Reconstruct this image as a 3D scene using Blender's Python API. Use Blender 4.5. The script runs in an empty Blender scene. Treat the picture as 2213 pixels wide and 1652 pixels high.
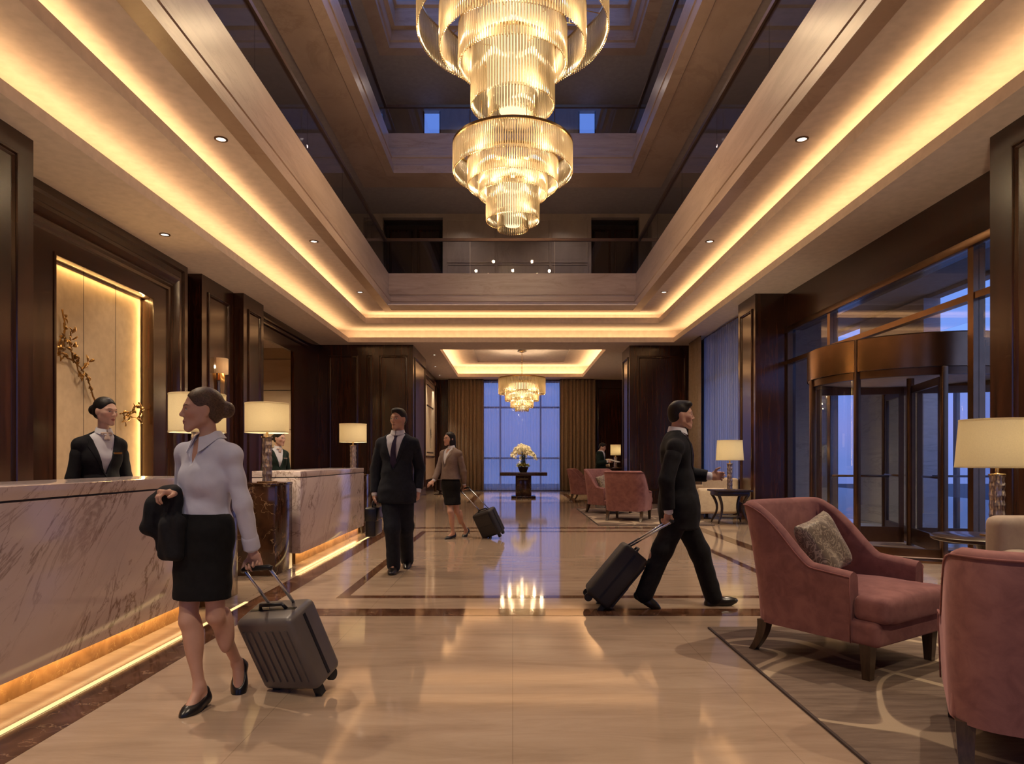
import bpy, bmesh, math, random
import numpy as np
from mathutils.bvhtree import BVHTree
from mathutils import Vector, Matrix
random.seed(7)
C = bpy.context.scene.collection
PI = math.pi
# ---- camera constants: focal length in pixels of a 2213x1652 frame, vanishing point, eye height
F, VX, VY, EYE = 1450.0, 1108.0, 995.0, 1.25
def P(px, py, d):
    "world point seen at pixel px,py at depth d metres"
    return Vector(((px - VX) * d / F, d, EYE - (py - VY) * d / F))

# ---------------------------------------------------------------- objects
def meta(o, label=None, cat=None, group=None, kind=None):
    if label: o['label'] = label
    if cat: o['category'] = cat
    if group: o['group'] = group
    if kind: o['kind'] = kind
    return o
def empty(name, loc=(0, 0, 0), rz=0, label=None, cat=None, group=None, kind=None):
    o = bpy.data.objects.new(name, None)
    o.empty_display_size = 0.1
    C.objects.link(o)
    o.location = loc
    o.rotation_euler = (0, 0, rz)
    return meta(o, label, cat, group, kind)
def link_mesh(name, me, mats, parent=None, smooth=False):
    if not isinstance(mats, (list, tuple)): mats = [mats]
    for m in mats: me.materials.append(m)
    if smooth: me.polygons.foreach_set('use_smooth', [True] * len(me.polygons))
    o = bpy.data.objects.new(name, me)
    C.objects.link(o)
    if parent is not None: o.parent = parent
    return o
def from_bm(name, bm, mats, parent=None, smooth=False, auto=None):
    bmesh.ops.recalc_face_normals(bm, faces=bm.faces[:])
    me = bpy.data.meshes.new(name)
    if auto is not None:
        for e in bm.edges:
            if len(e.link_faces) == 2 and e.calc_face_angle(0) > auto: e.smooth = False
        smooth = True
    bm.to_mesh(me); bm.free()
    return link_mesh(name, me, mats, parent, smooth)
def copy_tree(o, parent=None):
    c = o.copy(); C.objects.link(c)
    if parent is not None: c.parent = parent
    for ch in list(o.children): copy_tree(ch, c)
    return c
def structure(o):
    o['kind'] = 'structure'
    return o

# ---------------------------------------------------------------- mesh builders
def box(bm, x0, x1, y0, y1, z0, z1, mi=0):
    v = [bm.verts.new(p) for p in ((x0,y0,z0),(x1,y0,z0),(x1,y1,z0),(x0,y1,z0),(x0,y0,z1),(x1,y0,z1),(x1,y1,z1),(x0,y1,z1))]
    for f in ((0,3,2,1),(4,5,6,7),(0,1,5,4),(1,2,6,5),(2,3,7,6),(3,0,4,7)):
        bm.faces.new([v[i] for i in f]).material_index = mi
    return v
def boxes(name, lst, mats, parent=None, bevel=0.0, seg=2):
    bm = bmesh.new()
    for b in lst: box(bm, *b)
    if bevel: bmesh.ops.bevel(bm, geom=bm.edges[:], offset=bevel, segments=seg, affect='EDGES', profile=0.5)
    return from_bm(name, bm, mats, parent, auto=0.6 if bevel else None)
def ring_boxes(o, h, z0, z1):
    "four boxes filling rectangle o=(x0,x1,y0,y1) outside hole h"
    return [(o[0], o[1], o[2], h[2], z0, z1), (o[0], o[1], h[3], o[3], z0, z1),
            (o[0], h[0], h[2], h[3], z0, z1), (h[1], o[1], h[2], h[3], z0, z1)]
def obox(bm, c, ax, ay, az, hx, hy, hz, taper=1.0):
    "oriented box with centre c and unit axes; taper scales the low-z end"
    c = Vector(c); vs = []
    for sz in (-1, 1):
        k = taper if sz < 0 else 1.0
        for sx, sy in ((-1,-1),(1,-1),(1,1),(-1,1)):
            vs.append(bm.verts.new(c + ax*hx*sx*k + ay*hy*sy*k + az*hz*sz))
    for f in ((0,3,2,1),(4,5,6,7),(0,1,5,4),(1,2,6,5),(2,3,7,6),(3,0,4,7)):
        bm.faces.new([vs[i] for i in f])
    return vs
def tube(bm, pts, r, n=8, cap=True):
    pts = [Vector(p) for p in pts]
    rs = r if isinstance(r, (list, tuple)) else [r] * len(pts)
    rings = []; up = None
    for i, p in enumerate(pts):
        t = (pts[min(i+1, len(pts)-1)] - pts[max(i-1, 0)])
        t = t.normalized() if t.length > 1e-9 else Vector((0,0,1))
        if up is None:
            up = Vector((0,0,1)) if abs(t.z) < 0.9 else Vector((1,0,0))
        a = t.cross(up)
        if a.length < 1e-6: a = t.cross(Vector((0,1,0.3)))
        a.normalize(); b = t.cross(a).normalized(); up = b.cross(t) if False else -b if b.dot(up) < 0 else b
        rings.append([bm.verts.new(p + (a*math.cos(2*PI*k/n) + up*math.sin(2*PI*k/n)) * rs[i]) for k in range(n)])
    for i in range(len(rings)-1):
        for k in range(n):
            bm.faces.new((rings[i][k], rings[i][(k+1)%n], rings[i+1][(k+1)%n], rings[i+1][k]))
    if cap:
        bm.faces.new(rings[0][::-1]); bm.faces.new(rings[-1])
def tube_obj(name, pts, r, mat, parent=None, n=8):
    bm = bmesh.new(); tube(bm, pts, r, n)
    return from_bm(name, bm, mat, parent, smooth=True)
def lathe(bm, prof, n=32, c=(0,0,0), cap=True, mi=0):
    "prof: list of (r,z)"
    rings = []
    for r, z in prof:
        if r < 1e-6: rings.append([bm.verts.new((c[0], c[1], c[2]+z))])
        else: rings.append([bm.verts.new((c[0]+r*math.cos(2*PI*k/n), c[1]+r*math.sin(2*PI*k/n), c[2]+z)) for k in range(n)])
    for i in range(len(rings)-1):
        A, B = rings[i], rings[i+1]
        for k in range(n):
            if len(A) == 1 and len(B) == 1: continue
            if len(A) == 1: f = bm.faces.new((A[0], B[(k+1)%n], B[k]))
            elif len(B) == 1: f = bm.faces.new((A[k], A[(k+1)%n], B[0]))
            else: f = bm.faces.new((A[k], A[(k+1)%n], B[(k+1)%n], B[k]))
            f.material_index = mi
    if cap:
        if len(rings[0]) > 1: bm.faces.new(rings[0][::-1]).material_index = mi
        if len(rings[-1]) > 1: bm.faces.new(rings[-1]).material_index = mi
def lathe_obj(name, prof, mat, parent=None, n=32, c=(0,0,0), cap=True, auto=0.6):
    bm = bmesh.new(); lathe(bm, prof, n, c, cap)
    return from_bm(name, bm, mat, parent, auto=auto)
def shell_cyl(bm, r0, r1, z0, z1, th, n=40, c=(0,0,0)):
    "open cylinder wall with thickness (r0 at z0, r1 at z1)"
    prof = [(r0, z0), (r1, z1), (r1-th, z1), (r0-th, z0), (r0, z0)]
    lathe(bm, prof, n, c, cap=False)
    bmesh.ops.remove_doubles(bm, verts=bm.verts[:], dist=1e-5)
def sweep_rect(bm, prof, x0, x1, y0, y1, inward=True):
    "sweep a profile of (d,z) round a rectangle with mitred corners; d measured into the opening"
    rings = []
    for d, z in prof:
        s = d if inward else -d
        rings.append([bm.verts.new(p) for p in ((x0+s,y0+s,z),(x1-s,y0+s,z),(x1-s,y1-s,z),(x0+s,y1-s,z))])
    for i in range(len(rings)-1):
        for k in range(4):
            bm.faces.new((rings[i][k], rings[i][(k+1)%4], rings[i+1][(k+1)%4], rings[i+1][k]))
def frame_moulding(bm, O, U, V, N, u0, u1, v0, v1, prof):
    "mitred picture-frame moulding on the plane O,U,V with normal N; prof: list of (inset, height)"
    rings = []
    for d, h in prof:
        rings.append([bm.verts.new(O + U*u + V*v + N*h) for u, v in ((u0+d,v0+d),(u1-d,v0+d),(u1-d,v1-d),(u0+d,v1-d))])
    for i in range(len(rings)-1):
        for k in range(4):
            bm.faces.new((rings[i][k], rings[i][(k+1)%4], rings[i+1][(k+1)%4], rings[i+1][k]))
PANEL = [(0,0),(0.0,0.018),(0.018,0.03),(0.03,0.03),(0.036,0.016),(0.055,0.022),(0.07,0.006),(0.075,0)]
def rbox(name, c, h, r, mat, parent=None, seg=3, R=None):
    bm = bmesh.new()
    box(bm, -h[0], h[0], -h[1], h[1], -h[2], h[2])
    bmesh.ops.bevel(bm, geom=bm.edges[:], offset=r, segments=seg, affect='EDGES', profile=0.5)
    M = Matrix.Translation(Vector(c)) @ (R.to_4x4() if R is not None else Matrix())
    bmesh.ops.transform(bm, matrix=M, verts=bm.verts[:])
    return from_bm(name, bm, mat, parent, auto=0.9)
def basis(x, y, z):
    return Matrix((x, y, z)).transposed()

# ---------------------------------------------------------------- implicit surfaces
# primitives: ('c',a,b,ra,rb)  ('e',centre,R,(rx,ry,rz))  ('b',centre,R,(hx,hy,hz),round)
def _np(v): return np.array([v[0], v[1], v[2]], dtype=np.float32)
def _bounds(p, grow):
    if p[0] == 'c':
        a, b = _np(p[1]), _np(p[2]); r = max(p[3], p[4]) + grow
        return np.minimum(a, b) - r, np.maximum(a, b) + r
    c = _np(p[1]); m = np.array(p[2], dtype=np.float32)
    e = np.abs(m) @ np.array(p[3], dtype=np.float32) + grow
    return c - e, c + e
def _eval(p, X, Y, Z):
    if p[0] == 'c':
        a, b, ra, rb = _np(p[1]), _np(p[2]), p[3], p[4]
        d = b - a; L = float(d @ d) + 1e-12
        t = np.clip(((X-a[0])*d[0] + (Y-a[1])*d[1] + (Z-a[2])*d[2]) / L, 0, 1)
        return np.sqrt((X-a[0]-t*d[0])**2 + (Y-a[1]-t*d[1])**2 + (Z-a[2]-t*d[2])**2) - (ra + (rb-ra)*t)
    c = _np(p[1]); m = np.array(p[2], dtype=np.float32)
    x, y, z = X-c[0], Y-c[1], Z-c[2]
    u = x*m[0,0] + y*m[1,0] + z*m[2,0]
    v = x*m[0,1] + y*m[1,1] + z*m[2,1]
    w = x*m[0,2] + y*m[1,2] + z*m[2,2]
    if p[0] == 'e':
        r = p[3]
        k0 = np.sqrt((u/r[0])**2 + (v/r[1])**2 + (w/r[2])**2)
        k1 = np.sqrt((u/r[0]**2)**2 + (v/r[1]**2)**2 + (w/r[2]**2)**2) + 1e-9
        return k0 * (k0 - 1.0) / k1
    h, r = p[3], p[4]
    qx, qy, qz = np.abs(u)-h[0]+r, np.abs(v)-h[1]+r, np.abs(w)-h[2]+r
    return np.sqrt(np.maximum(qx,0)**2 + np.maximum(qy,0)**2 + np.maximum(qz,0)**2) + np.minimum(np.maximum(qx, np.maximum(qy, qz)), 0) - r
def implicit(prims, res, sub=(), cuts=(), inflate=0.0, k=0.03, smooth=1, fine=None):
    """polygonise a smooth union. prims: list of (prim, k or None); sub: (prim, k) carved out;
    cuts: functions f(X,Y,Z) whose positive side is removed. Returns (verts, quads)"""
    prims = [q if isinstance(q[0], tuple) else (q, None) for q in prims]
    lo = np.min([_bounds(q[0], inflate)[0] for q in prims], axis=0) - 3*res
    hi = np.max([_bounds(q[0], inflate)[1] for q in prims], axis=0) + 3*res
    def axis(i):
        if fine is None: return lo[i] + res*np.arange(int(np.ceil((hi[i]-lo[i])/res))+1, dtype=np.float32)
        c, rad, rf = fine[0][i], fine[1], fine[2]       # finer spacing within rad of c
        a0, a1 = max(lo[i], c-rad), min(hi[i], c+rad)
        p1 = np.arange(lo[i], a0, res); p2 = np.arange(a0, a1, rf); p3 = np.arange(a1, hi[i]+res, res)
        return np.concatenate([p1, p2, p3]).astype(np.float32)
    ax = [axis(i) for i in range(3)]
    n = np.array([len(a) for a in ax])
    G = np.full(n, 1.0, dtype=np.float32)
    def region(p, grow):
        l, h = _bounds(p, grow)
        return tuple(slice(max(0, int(np.searchsorted(ax[i], l[i]))-1), max(1, min(int(n[i]), int(np.searchsorted(ax[i], h[i]))+1))) for i in range(3))
    for p, kk in prims:
        kk = k if kk is None else kk
        s = region(p, inflate + kk + 4*res)
        X, Y, Z = ax[0][s[0]][:,None,None], ax[1][s[1]][None,:,None], ax[2][s[2]][None,None,:]
        d = _eval(p, X, Y, Z) - inflate
        g = G[s]
        hh = np.maximum(kk - np.abs(g - d), 0) / kk
        G[s] = np.minimum(g, d) - hh*hh*kk*0.25
    for p, kk in sub:
        s = region(p, kk + 4*res)
        X, Y, Z = ax[0][s[0]][:,None,None], ax[1][s[1]][None,:,None], ax[2][s[2]][None,None,:]
        d = -_eval(p, X, Y, Z); g = G[s]
        hh = np.maximum(kk - np.abs(g - d), 0) / max(kk, 1e-6)
        G[s] = np.maximum(g, d) + hh*hh*kk*0.25
    X, Y, Z = ax[0][:,None,None], ax[1][None,:,None], ax[2][None,None,:]
    for f in cuts: G = np.maximum(G, f(X, Y, Z).astype(np.float32))
    return surface_nets(G, ax, smooth)
def surface_nets(G, ax, smooth=1):
    ins = G < 0
    n = np.array(G.shape)
    acc = np.zeros(tuple(n-1)+(3,), np.float32); cnt = np.zeros(tuple(n-1), np.int16)
    c = tuple(n-1)
    for axis in range(3):
        o = [a for a in range(3) if a != axis]
        for d1 in (0, 1):
            for d2 in (0, 1):
                st = [0, 0, 0]; st[o[0]] = d1; st[o[1]] = d2
                s0 = tuple(slice(st[a], st[a]+c[a]) for a in range(3))
                st2 = list(st); st2[axis] = 1
                s1 = tuple(slice(st2[a], st2[a]+c[a]) for a in range(3))
                g0, g1 = G[s0], G[s1]
                cr = ins[s0] != ins[s1]
                idx = np.nonzero(cr)
                if len(idx[0]) == 0: continue
                a0, a1 = g0[idx], g1[idx]
                t = a0 / (a0 - a1)
                pos = np.zeros((len(t), 3), np.float32)
                pos[:, axis] = t; pos[:, o[0]] = d1; pos[:, o[1]] = d2
                acc[idx] += pos; cnt[idx] += 1
    act = np.nonzero(cnt)
    base = np.stack(act, 1).astype(np.float32)
    U = base + acc[act] / cnt[act][:,None]
    V = np.stack([np.interp(U[:,i], np.arange(len(ax[i])), ax[i]) for i in range(3)], 1).astype(np.float32)
    vid = np.full(c, -1, np.int64); vid[act] = np.arange(len(V))
    Q = []
    for axis in range(3):
        o = [a for a in range(3) if a != axis]
        s0 = [slice(1, c[a]) for a in range(3)]; s1 = list(s0)
        s0[axis] = slice(0, c[axis]); s1[axis] = slice(1, c[axis]+1)
        i0, i1 = ins[tuple(s0)], ins[tuple(s1)]
        idx = np.nonzero(i0 != i1)
        if len(idx[0]) == 0: continue
        full = [idx[a] + (0 if a == axis else 1) for a in range(3)]
        def at(da, db):
            q = list(full); q[o[0]] = q[o[0]] - da; q[o[1]] = q[o[1]] - db
            return vid[tuple(q)]
        quad = np.stack([at(1,1), at(0,1), at(0,0), at(1,0)], 1)
        flip = i0[idx] if axis != 1 else ~i0[idx]
        quad[~flip] = quad[~flip][:, ::-1]
        Q.append(quad)
    Q = np.concatenate(Q); Q = Q[(Q >= 0).all(1)]
    for _ in range(smooth):
        S = np.zeros_like(V); N = np.zeros(len(V), np.float32)
        for a, b in ((0,1),(1,2),(2,3),(3,0)):
            np.add.at(S, Q[:,a], V[Q[:,b]]); np.add.at(N, Q[:,a], 1)
            np.add.at(S, Q[:,b], V[Q[:,a]]); np.add.at(N, Q[:,b], 1)
        V = V*0.5 + 0.5*S/np.maximum(N, 1)[:,None]
    return V, Q
def quads_obj(name, V, Q, mats, parent=None, mat_idx=None):
    me = bpy.data.meshes.new(name)
    me.vertices.add(len(V)); me.vertices.foreach_set('co', V.astype(np.float32).ravel())
    me.loops.add(Q.size); me.loops.foreach_set('vertex_index', Q.astype(np.int32).ravel())
    me.polygons.add(len(Q)); me.polygons.foreach_set('loop_start', np.arange(0, Q.size, 4, dtype=np.int32))
    if not isinstance(mats, (list, tuple)): mats = [mats]
    for m in mats: me.materials.append(m)
    if mat_idx is not None: me.polygons.foreach_set('material_index', mat_idx.astype(np.int32))
    me.polygons.foreach_set('use_smooth', np.ones(len(Q), dtype=bool))
    me.update(calc_edges=True); me.validate()
    o = bpy.data.objects.new(name, me); C.objects.link(o)
    if parent is not None: o.parent = parent
    return o
I3 = Matrix.Identity(3)
def soft(name, prims, res, mat, parent=None, **kw):
    V, Q = implicit(prims, res, **kw)
    return quads_obj(name, V, Q, mat, parent)
# ================================================================ materials
def new_mat(name):
    m = bpy.data.materials.new(name); m.use_nodes = True
    nt = m.node_tree; b = nt.nodes['Principled BSDF']
    return m, nt, b
def node(nt, t, **kw):
    n = nt.nodes.new(t)
    for k, v in kw.items():
        if k.startswith('_'): setattr(n, k[1:], v)
        else: n.inputs[k.replace('__', ' ')].default_value = v
    return n
def ramp(nt, fac, stops, interp='LINEAR'):
    r = nt.nodes.new('ShaderNodeValToRGB'); r.color_ramp.interpolation = interp
    e = r.color_ramp.elements
    while len(e) < len(stops): e.new(0.5)
    for i, (p, c) in enumerate(stops):
        e[i].position = p; e[i].color = (*c, 1) if len(c) == 3 else c
    nt.links.new(fac, r.inputs['Fac'])
    return r
def coords(nt, scale=(1,1,1), rot=(0,0,0), src='Object'):
    tc = nt.nodes.new('ShaderNodeTexCoord'); mp = nt.nodes.new('ShaderNodeMapping')
    mp.inputs['Scale'].default_value = scale; mp.inputs['Rotation'].default_value = rot
    nt.links.new(tc.outputs[src], mp.inputs['Vector'])
    return mp.outputs['Vector']
def plain(name, col, rough=0.5, metal=0.0, **kw):
    m, nt, b = new_mat(name)
    b.inputs['Base Color'].default_value = (*col, 1); b.inputs['Roughness'].default_value = rough
    b.inputs['Metallic'].default_value = metal
    for k, v in kw.items():
        b.inputs[k.replace('_', ' ')].default_value = v
    # slight tonal variation so that no surface is dead flat
    n = node(nt, 'ShaderNodeTexNoise', Scale=9.0, Detail=3.0)
    nt.links.new(coords(nt), n.inputs['Vector'])
    r = ramp(nt, n.outputs['Fac'], [(0.3, tuple(c*0.92 for c in col)), (0.7, tuple(min(1, c*1.06) for c in col))])
    nt.links.new(r.outputs['Color'], b.inputs['Base Color'])
    return m
def emitter(name, col, strength):
    m = bpy.data.materials.new(name); m.use_nodes = True
    nt = m.node_tree; nt.nodes.clear()
    o = nt.nodes.new('ShaderNodeOutputMaterial'); e = nt.nodes.new('ShaderNodeEmission')
    e.inputs['Color'].default_value = (*col, 1); e.inputs['Strength'].default_value = strength
    nt.links.new(e.outputs[0], o.inputs[0])
    return m
def wood(name, dark, light, rough=0.24, coat=0.35, scale=(9,9,0.5)):
    m, nt, b = new_mat(name)
    v = coords(nt, scale)
    n = node(nt, 'ShaderNodeTexNoise', Scale=1.6, Detail=6.0, Roughness=0.6, Distortion=0.35)
    nt.links.new(v, n.inputs['Vector'])
    r = ramp(nt, n.outputs['Fac'], [(0.3, dark), (0.55, tuple((a+c)/2 for a, c in zip(dark, light))), (0.75, light)])
    nt.links.new(r.outputs['Color'], b.inputs['Base Color'])
    b.inputs['Roughness'].default_value = rough
    b.inputs['Coat Weight'].default_value = coat; b.inputs['Coat Roughness'].default_value = 0.12
    return m
def veined(name, base, base2, vein, rough=0.12, scale=1.0, direction=(1,1,0.35), amount=0.5, thin=0.03, rot=(0,0,0), coat=0.0, cloud=1.5):
    "marble: clouded base with thin directional veins"
    m, nt, b = new_mat(name)
    v = coords(nt, (1, 1, 1), rot)
    m2 = nt.nodes.new('ShaderNodeMapping'); m2.inputs['Scale'].default_value = tuple(scale*d for d in direction)
    nt.links.new(v, m2.inputs['Vector']); v = m2.outputs['Vector']
    cl = node(nt, 'ShaderNodeTexNoise', Scale=cloud, Detail=5.0, Roughness=0.6, Distortion=0.8)
    nt.links.new(v, cl.inputs['Vector'])
    rb = ramp(nt, cl.outputs['Fac'], [(0.3, base2), (0.65, base)])
    out = rb.outputs['Color']
    for sc, th, am in ((1.1, thin, amount), (2.7, thin*0.8, amount*0.7)):
        vn = node(nt, 'ShaderNodeTexNoise', Scale=sc, Detail=7.0, Roughness=0.62, Distortion=1.1)
        nt.links.new(v, vn.inputs['Vector'])
        s = node(nt, 'ShaderNodeMath', _operation='SUBTRACT'); s.inputs[1].default_value = 0.5
        nt.links.new(vn.outputs['Fac'], s.inputs[0])
        a = node(nt, 'ShaderNodeMath', _operation='ABSOLUTE'); nt.links.new(s.outputs[0], a.inputs[0])
        rr = ramp(nt, a.outputs[0], [(0.0, (am,)*3), (th*0.35, (am*0.7,)*3), (th, (0,)*3)])
        # break the veins up
        bk = node(nt, 'ShaderNodeTexNoise', Scale=sc*0.8, Detail=2.0); nt.links.new(v, bk.inputs['Vector'])
        rk = ramp(nt, bk.outputs['Fac'], [(0.42, (0,)*3), (0.6, (1,)*3)])
        mu = node(nt, 'ShaderNodeMath', _operation='MULTIPLY')
        nt.links.new(rr.outputs['Color'], mu.inputs[0]); nt.links.new(rk.outputs['Color'], mu.inputs[1])
        mx = nt.nodes.new('ShaderNodeMix'); mx.data_type = 'RGBA'
        nt.links.new(mu.outputs[0], mx.inputs['Factor']); nt.links.new(out, mx.inputs[6])
        mx.inputs[7].default_value = (*vein, 1)
        out = mx.outputs[2]
    nt.links.new(out, b.inputs['Base Color'])
    b.inputs['Roughness'].default_value = rough
    b.inputs['Coat Weight'].default_value = coat; b.inputs['Coat Roughness'].default_value = 0.05
    return m
def crackled(name, base, base2, vein, rough=0.12, scale=3.0, width=0.03):
    "brown breccia marble: pale web of veins"
    m, nt, b = new_mat(name)
    v = coords(nt)
    dn = node(nt, 'ShaderNodeTexNoise', Scale=scale*1.3, Detail=4.0); nt.links.new(v, dn.inputs['Vector'])
    mv = nt.nodes.new('ShaderNodeVectorMath'); mv.operation = 'MULTIPLY_ADD'
    nt.links.new(dn.outputs['Color'], mv.inputs[0]); mv.inputs[1].default_value = (0.35,)*3
    nt.links.new(v, mv.inputs[2])
    vo = nt.nodes.new('ShaderNodeTexVoronoi'); vo.feature = 'DISTANCE_TO_EDGE'; vo.inputs['Scale'].default_value = scale
    nt.links.new(mv.outputs[0], vo.inputs['Vector'])
    cl = node(nt, 'ShaderNodeTexNoise', Scale=scale*0.8, Detail=6.0, Distortion=0.6); nt.links.new(v, cl.inputs['Vector'])
    rb = ramp(nt, cl.outputs['Fac'], [(0.35, base), (0.7, base2)])
    rv = ramp(nt, vo.outputs['Distance'], [(0.0, (0.55,)*3), (width*0.4, (0.25,)*3), (width, (0,)*3)])
    bk = ramp(nt, dn.outputs['Fac'], [(0.45, (0,)*3), (0.6, (1,)*3)])
    mu = node(nt, 'ShaderNodeMath', _operation='MULTIPLY'); nt.links.new(rv.outputs['Color'], mu.inputs[0]); nt.links.new(bk.outputs['Color'], mu.inputs[1])
    mx = nt.nodes.new('ShaderNodeMix'); mx.data_type = 'RGBA'
    nt.links.new(mu.outputs[0], mx.inputs['Factor']); nt.links.new(rb.outputs['Color'], mx.inputs[6]); mx.inputs[7].default_value = (*vein, 1)
    nt.links.new(mx.outputs[2], b.inputs['Base Color'])
    b.inputs['Roughness'].default_value = rough
    return m
def floor_mat():
    m, nt, b = new_mat('polished_beige_marble')
    v = coords(nt)
    vs = coords(nt, (0.5, 2.6, 1))
    n = node(nt, 'ShaderNodeTexNoise', Scale=2.2, Detail=7.0, Roughness=0.65, Distortion=0.6); nt.links.new(vs, n.inputs['Vector'])
    r = ramp(nt, n.outputs['Fac'], [(0.3, (0.31, 0.22, 0.155)), (0.5, (0.39, 0.285, 0.205)), (0.72, (0.45, 0.34, 0.25))])
    br = nt.nodes.new('ShaderNodeTexBrick'); br.offset = 0.0
    for k, x in (('Scale', 1.0), ('Mortar Size', 0.0022), ('Brick Width', 1.2), ('Row Height', 1.2), ('Mortar Smooth', 0.1)): br.inputs[k].default_value = x
    br.inputs['Color1'].default_value = (1,1,1,1); br.inputs['Color2'].default_value = (0.93,0.92,0.91,1); br.inputs['Mortar'].default_value = (0.72,0.7,0.68,1)
    nt.links.new(v, br.inputs['Vector'])
    mx = nt.nodes.new('ShaderNodeMix'); mx.data_type = 'RGBA'; mx.blend_type = 'MULTIPLY'; mx.inputs['Factor'].default_value = 1.0
    nt.links.new(r.outputs['Color'], mx.inputs[6]); nt.links.new(br.outputs['Color'], mx.inputs[7])
    nt.links.new(mx.outputs[2], b.inputs['Base Color'])
    b.inputs['Roughness'].default_value = 0.075
    b.inputs['Specular IOR Level'].default_value = 0.75
    return m
def fabric(name, col, col2=None, sheen=0.5, rough=0.85, scale=14.0, bump=0.15):
    m, nt, b = new_mat(name)
    col2 = col2 or tuple(c*0.7 for c in col)
    v = coords(nt)
    n = node(nt, 'ShaderNodeTexNoise', Scale=scale, Detail=5.0, Roughness=0.6, Distortion=0.5); nt.links.new(v, n.inputs['Vector'])
    r = ramp(nt, n.outputs['Fac'], [(0.35, col2), (0.65, col)]); nt.links.new(r.outputs['Color'], b.inputs['Base Color'])
    b.inputs['Roughness'].default_value = rough
    b.inputs['Sheen Weight'].default_value = sheen; b.inputs['Sheen Roughness'].default_value = 0.4
    b.inputs['Sheen Tint'].default_value = (*[min(1, c*2.5+0.2) for c in col], 1)
    b.inputs['Specular IOR Level'].default_value = 0.2
    f = node(nt, 'ShaderNodeTexNoise', Scale=260.0, Detail=2.0); nt.links.new(v, f.inputs['Vector'])
    bp = nt.nodes.new('ShaderNodeBump'); bp.inputs['Strength'].default_value = bump; bp.inputs['Distance'].default_value = 0.002
    nt.links.new(f.outputs['Fac'], bp.inputs['Height']); nt.links.new(bp.outputs['Normal'], b.inputs['Normal'])
    return m
def carpet_mat():
    m, nt, b = new_mat('patterned_carpet')
    v = coords(nt)
    st = coords(nt, (1.0, 7.0, 1))
    n = node(nt, 'ShaderNodeTexNoise', Scale=3.0, Detail=5.0, Roughness=0.6); nt.links.new(st, n.inputs['Vector'])
    rb = ramp(nt, n.outputs['Fac'], [(0.3, (0.12, 0.085, 0.065)), (0.7, (0.21, 0.155, 0.12))])
    # wandering pale lines: contour of a slow noise, in two layers
    out = rb.outputs['Color']
    for sc, off, th in ((0.62, 0.0, 0.016), (0.5, 7.3, 0.012), (0.8, 3.1, 0.012)):
        mp = nt.nodes.new('ShaderNodeMapping'); mp.inputs['Location'].default_value = (off, off*0.6, 0); nt.links.new(v, mp.inputs['Vector'])
        w = node(nt, 'ShaderNodeTexNoise', Scale=sc, Detail=0.0, Distortion=0.5); nt.links.new(mp.outputs[0], w.inputs['Vector'])
        s = node(nt, 'ShaderNodeMath', _operation='SUBTRACT'); s.inputs[1].default_value = 0.5; nt.links.new(w.outputs['Fac'], s.inputs[0])
        a = node(nt, 'ShaderNodeMath', _operation='ABSOLUTE'); nt.links.new(s.outputs[0], a.inputs[0])
        rr = ramp(nt, a.outputs[0], [(th*0.75, (0.85,)*3), (th, (0,)*3)])
        mx = nt.nodes.new('ShaderNodeMix'); mx.data_type = 'RGBA'
        nt.links.new(rr.outputs['Color'], mx.inputs['Factor']); nt.links.new(out, mx.inputs[6]); mx.inputs[7].default_value = (0.42, 0.33, 0.23, 1)
        out = mx.outputs[2]
    nt.links.new(out, b.inputs['Base Color'])
    b.inputs['Roughness'].default_value = 0.95; b.inputs['Specular IOR Level'].default_value = 0.1
    f = node(nt, 'ShaderNodeTexNoise', Scale=180.0, Detail=2.0); nt.links.new(v, f.inputs['Vector'])
    bp = nt.nodes.new('ShaderNodeBump'); bp.inputs['Strength'].default_value = 0.5; bp.inputs['Distance'].default_value = 0.005
    nt.links.new(f.outputs['Fac'], bp.inputs['Height']); nt.links.new(bp.outputs['Normal'], b.inputs['Normal'])
    return m
def brocade_mat():
    m, nt, b = new_mat('brocade')
    v = coords(nt, (15, 15, 15))
    w = node(nt, 'ShaderNodeTexNoise', Scale=0.9, Detail=1.5, Distortion=3.2); nt.links.new(v, w.inputs['Vector'])
    r = ramp(nt, w.outputs['Fac'], [(0.47, (0.15, 0.11, 0.075)), (0.5, (0.42, 0.35, 0.25)), (0.56, (0.40, 0.33, 0.23)), (0.58, (0.17, 0.125, 0.085))]); nt.links.new(r.outputs['Color'], b.inputs['Base Color'])
    b.inputs['Roughness'].default_value = 0.5; b.inputs['Sheen Weight'].default_value = 0.3
    return m
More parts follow.
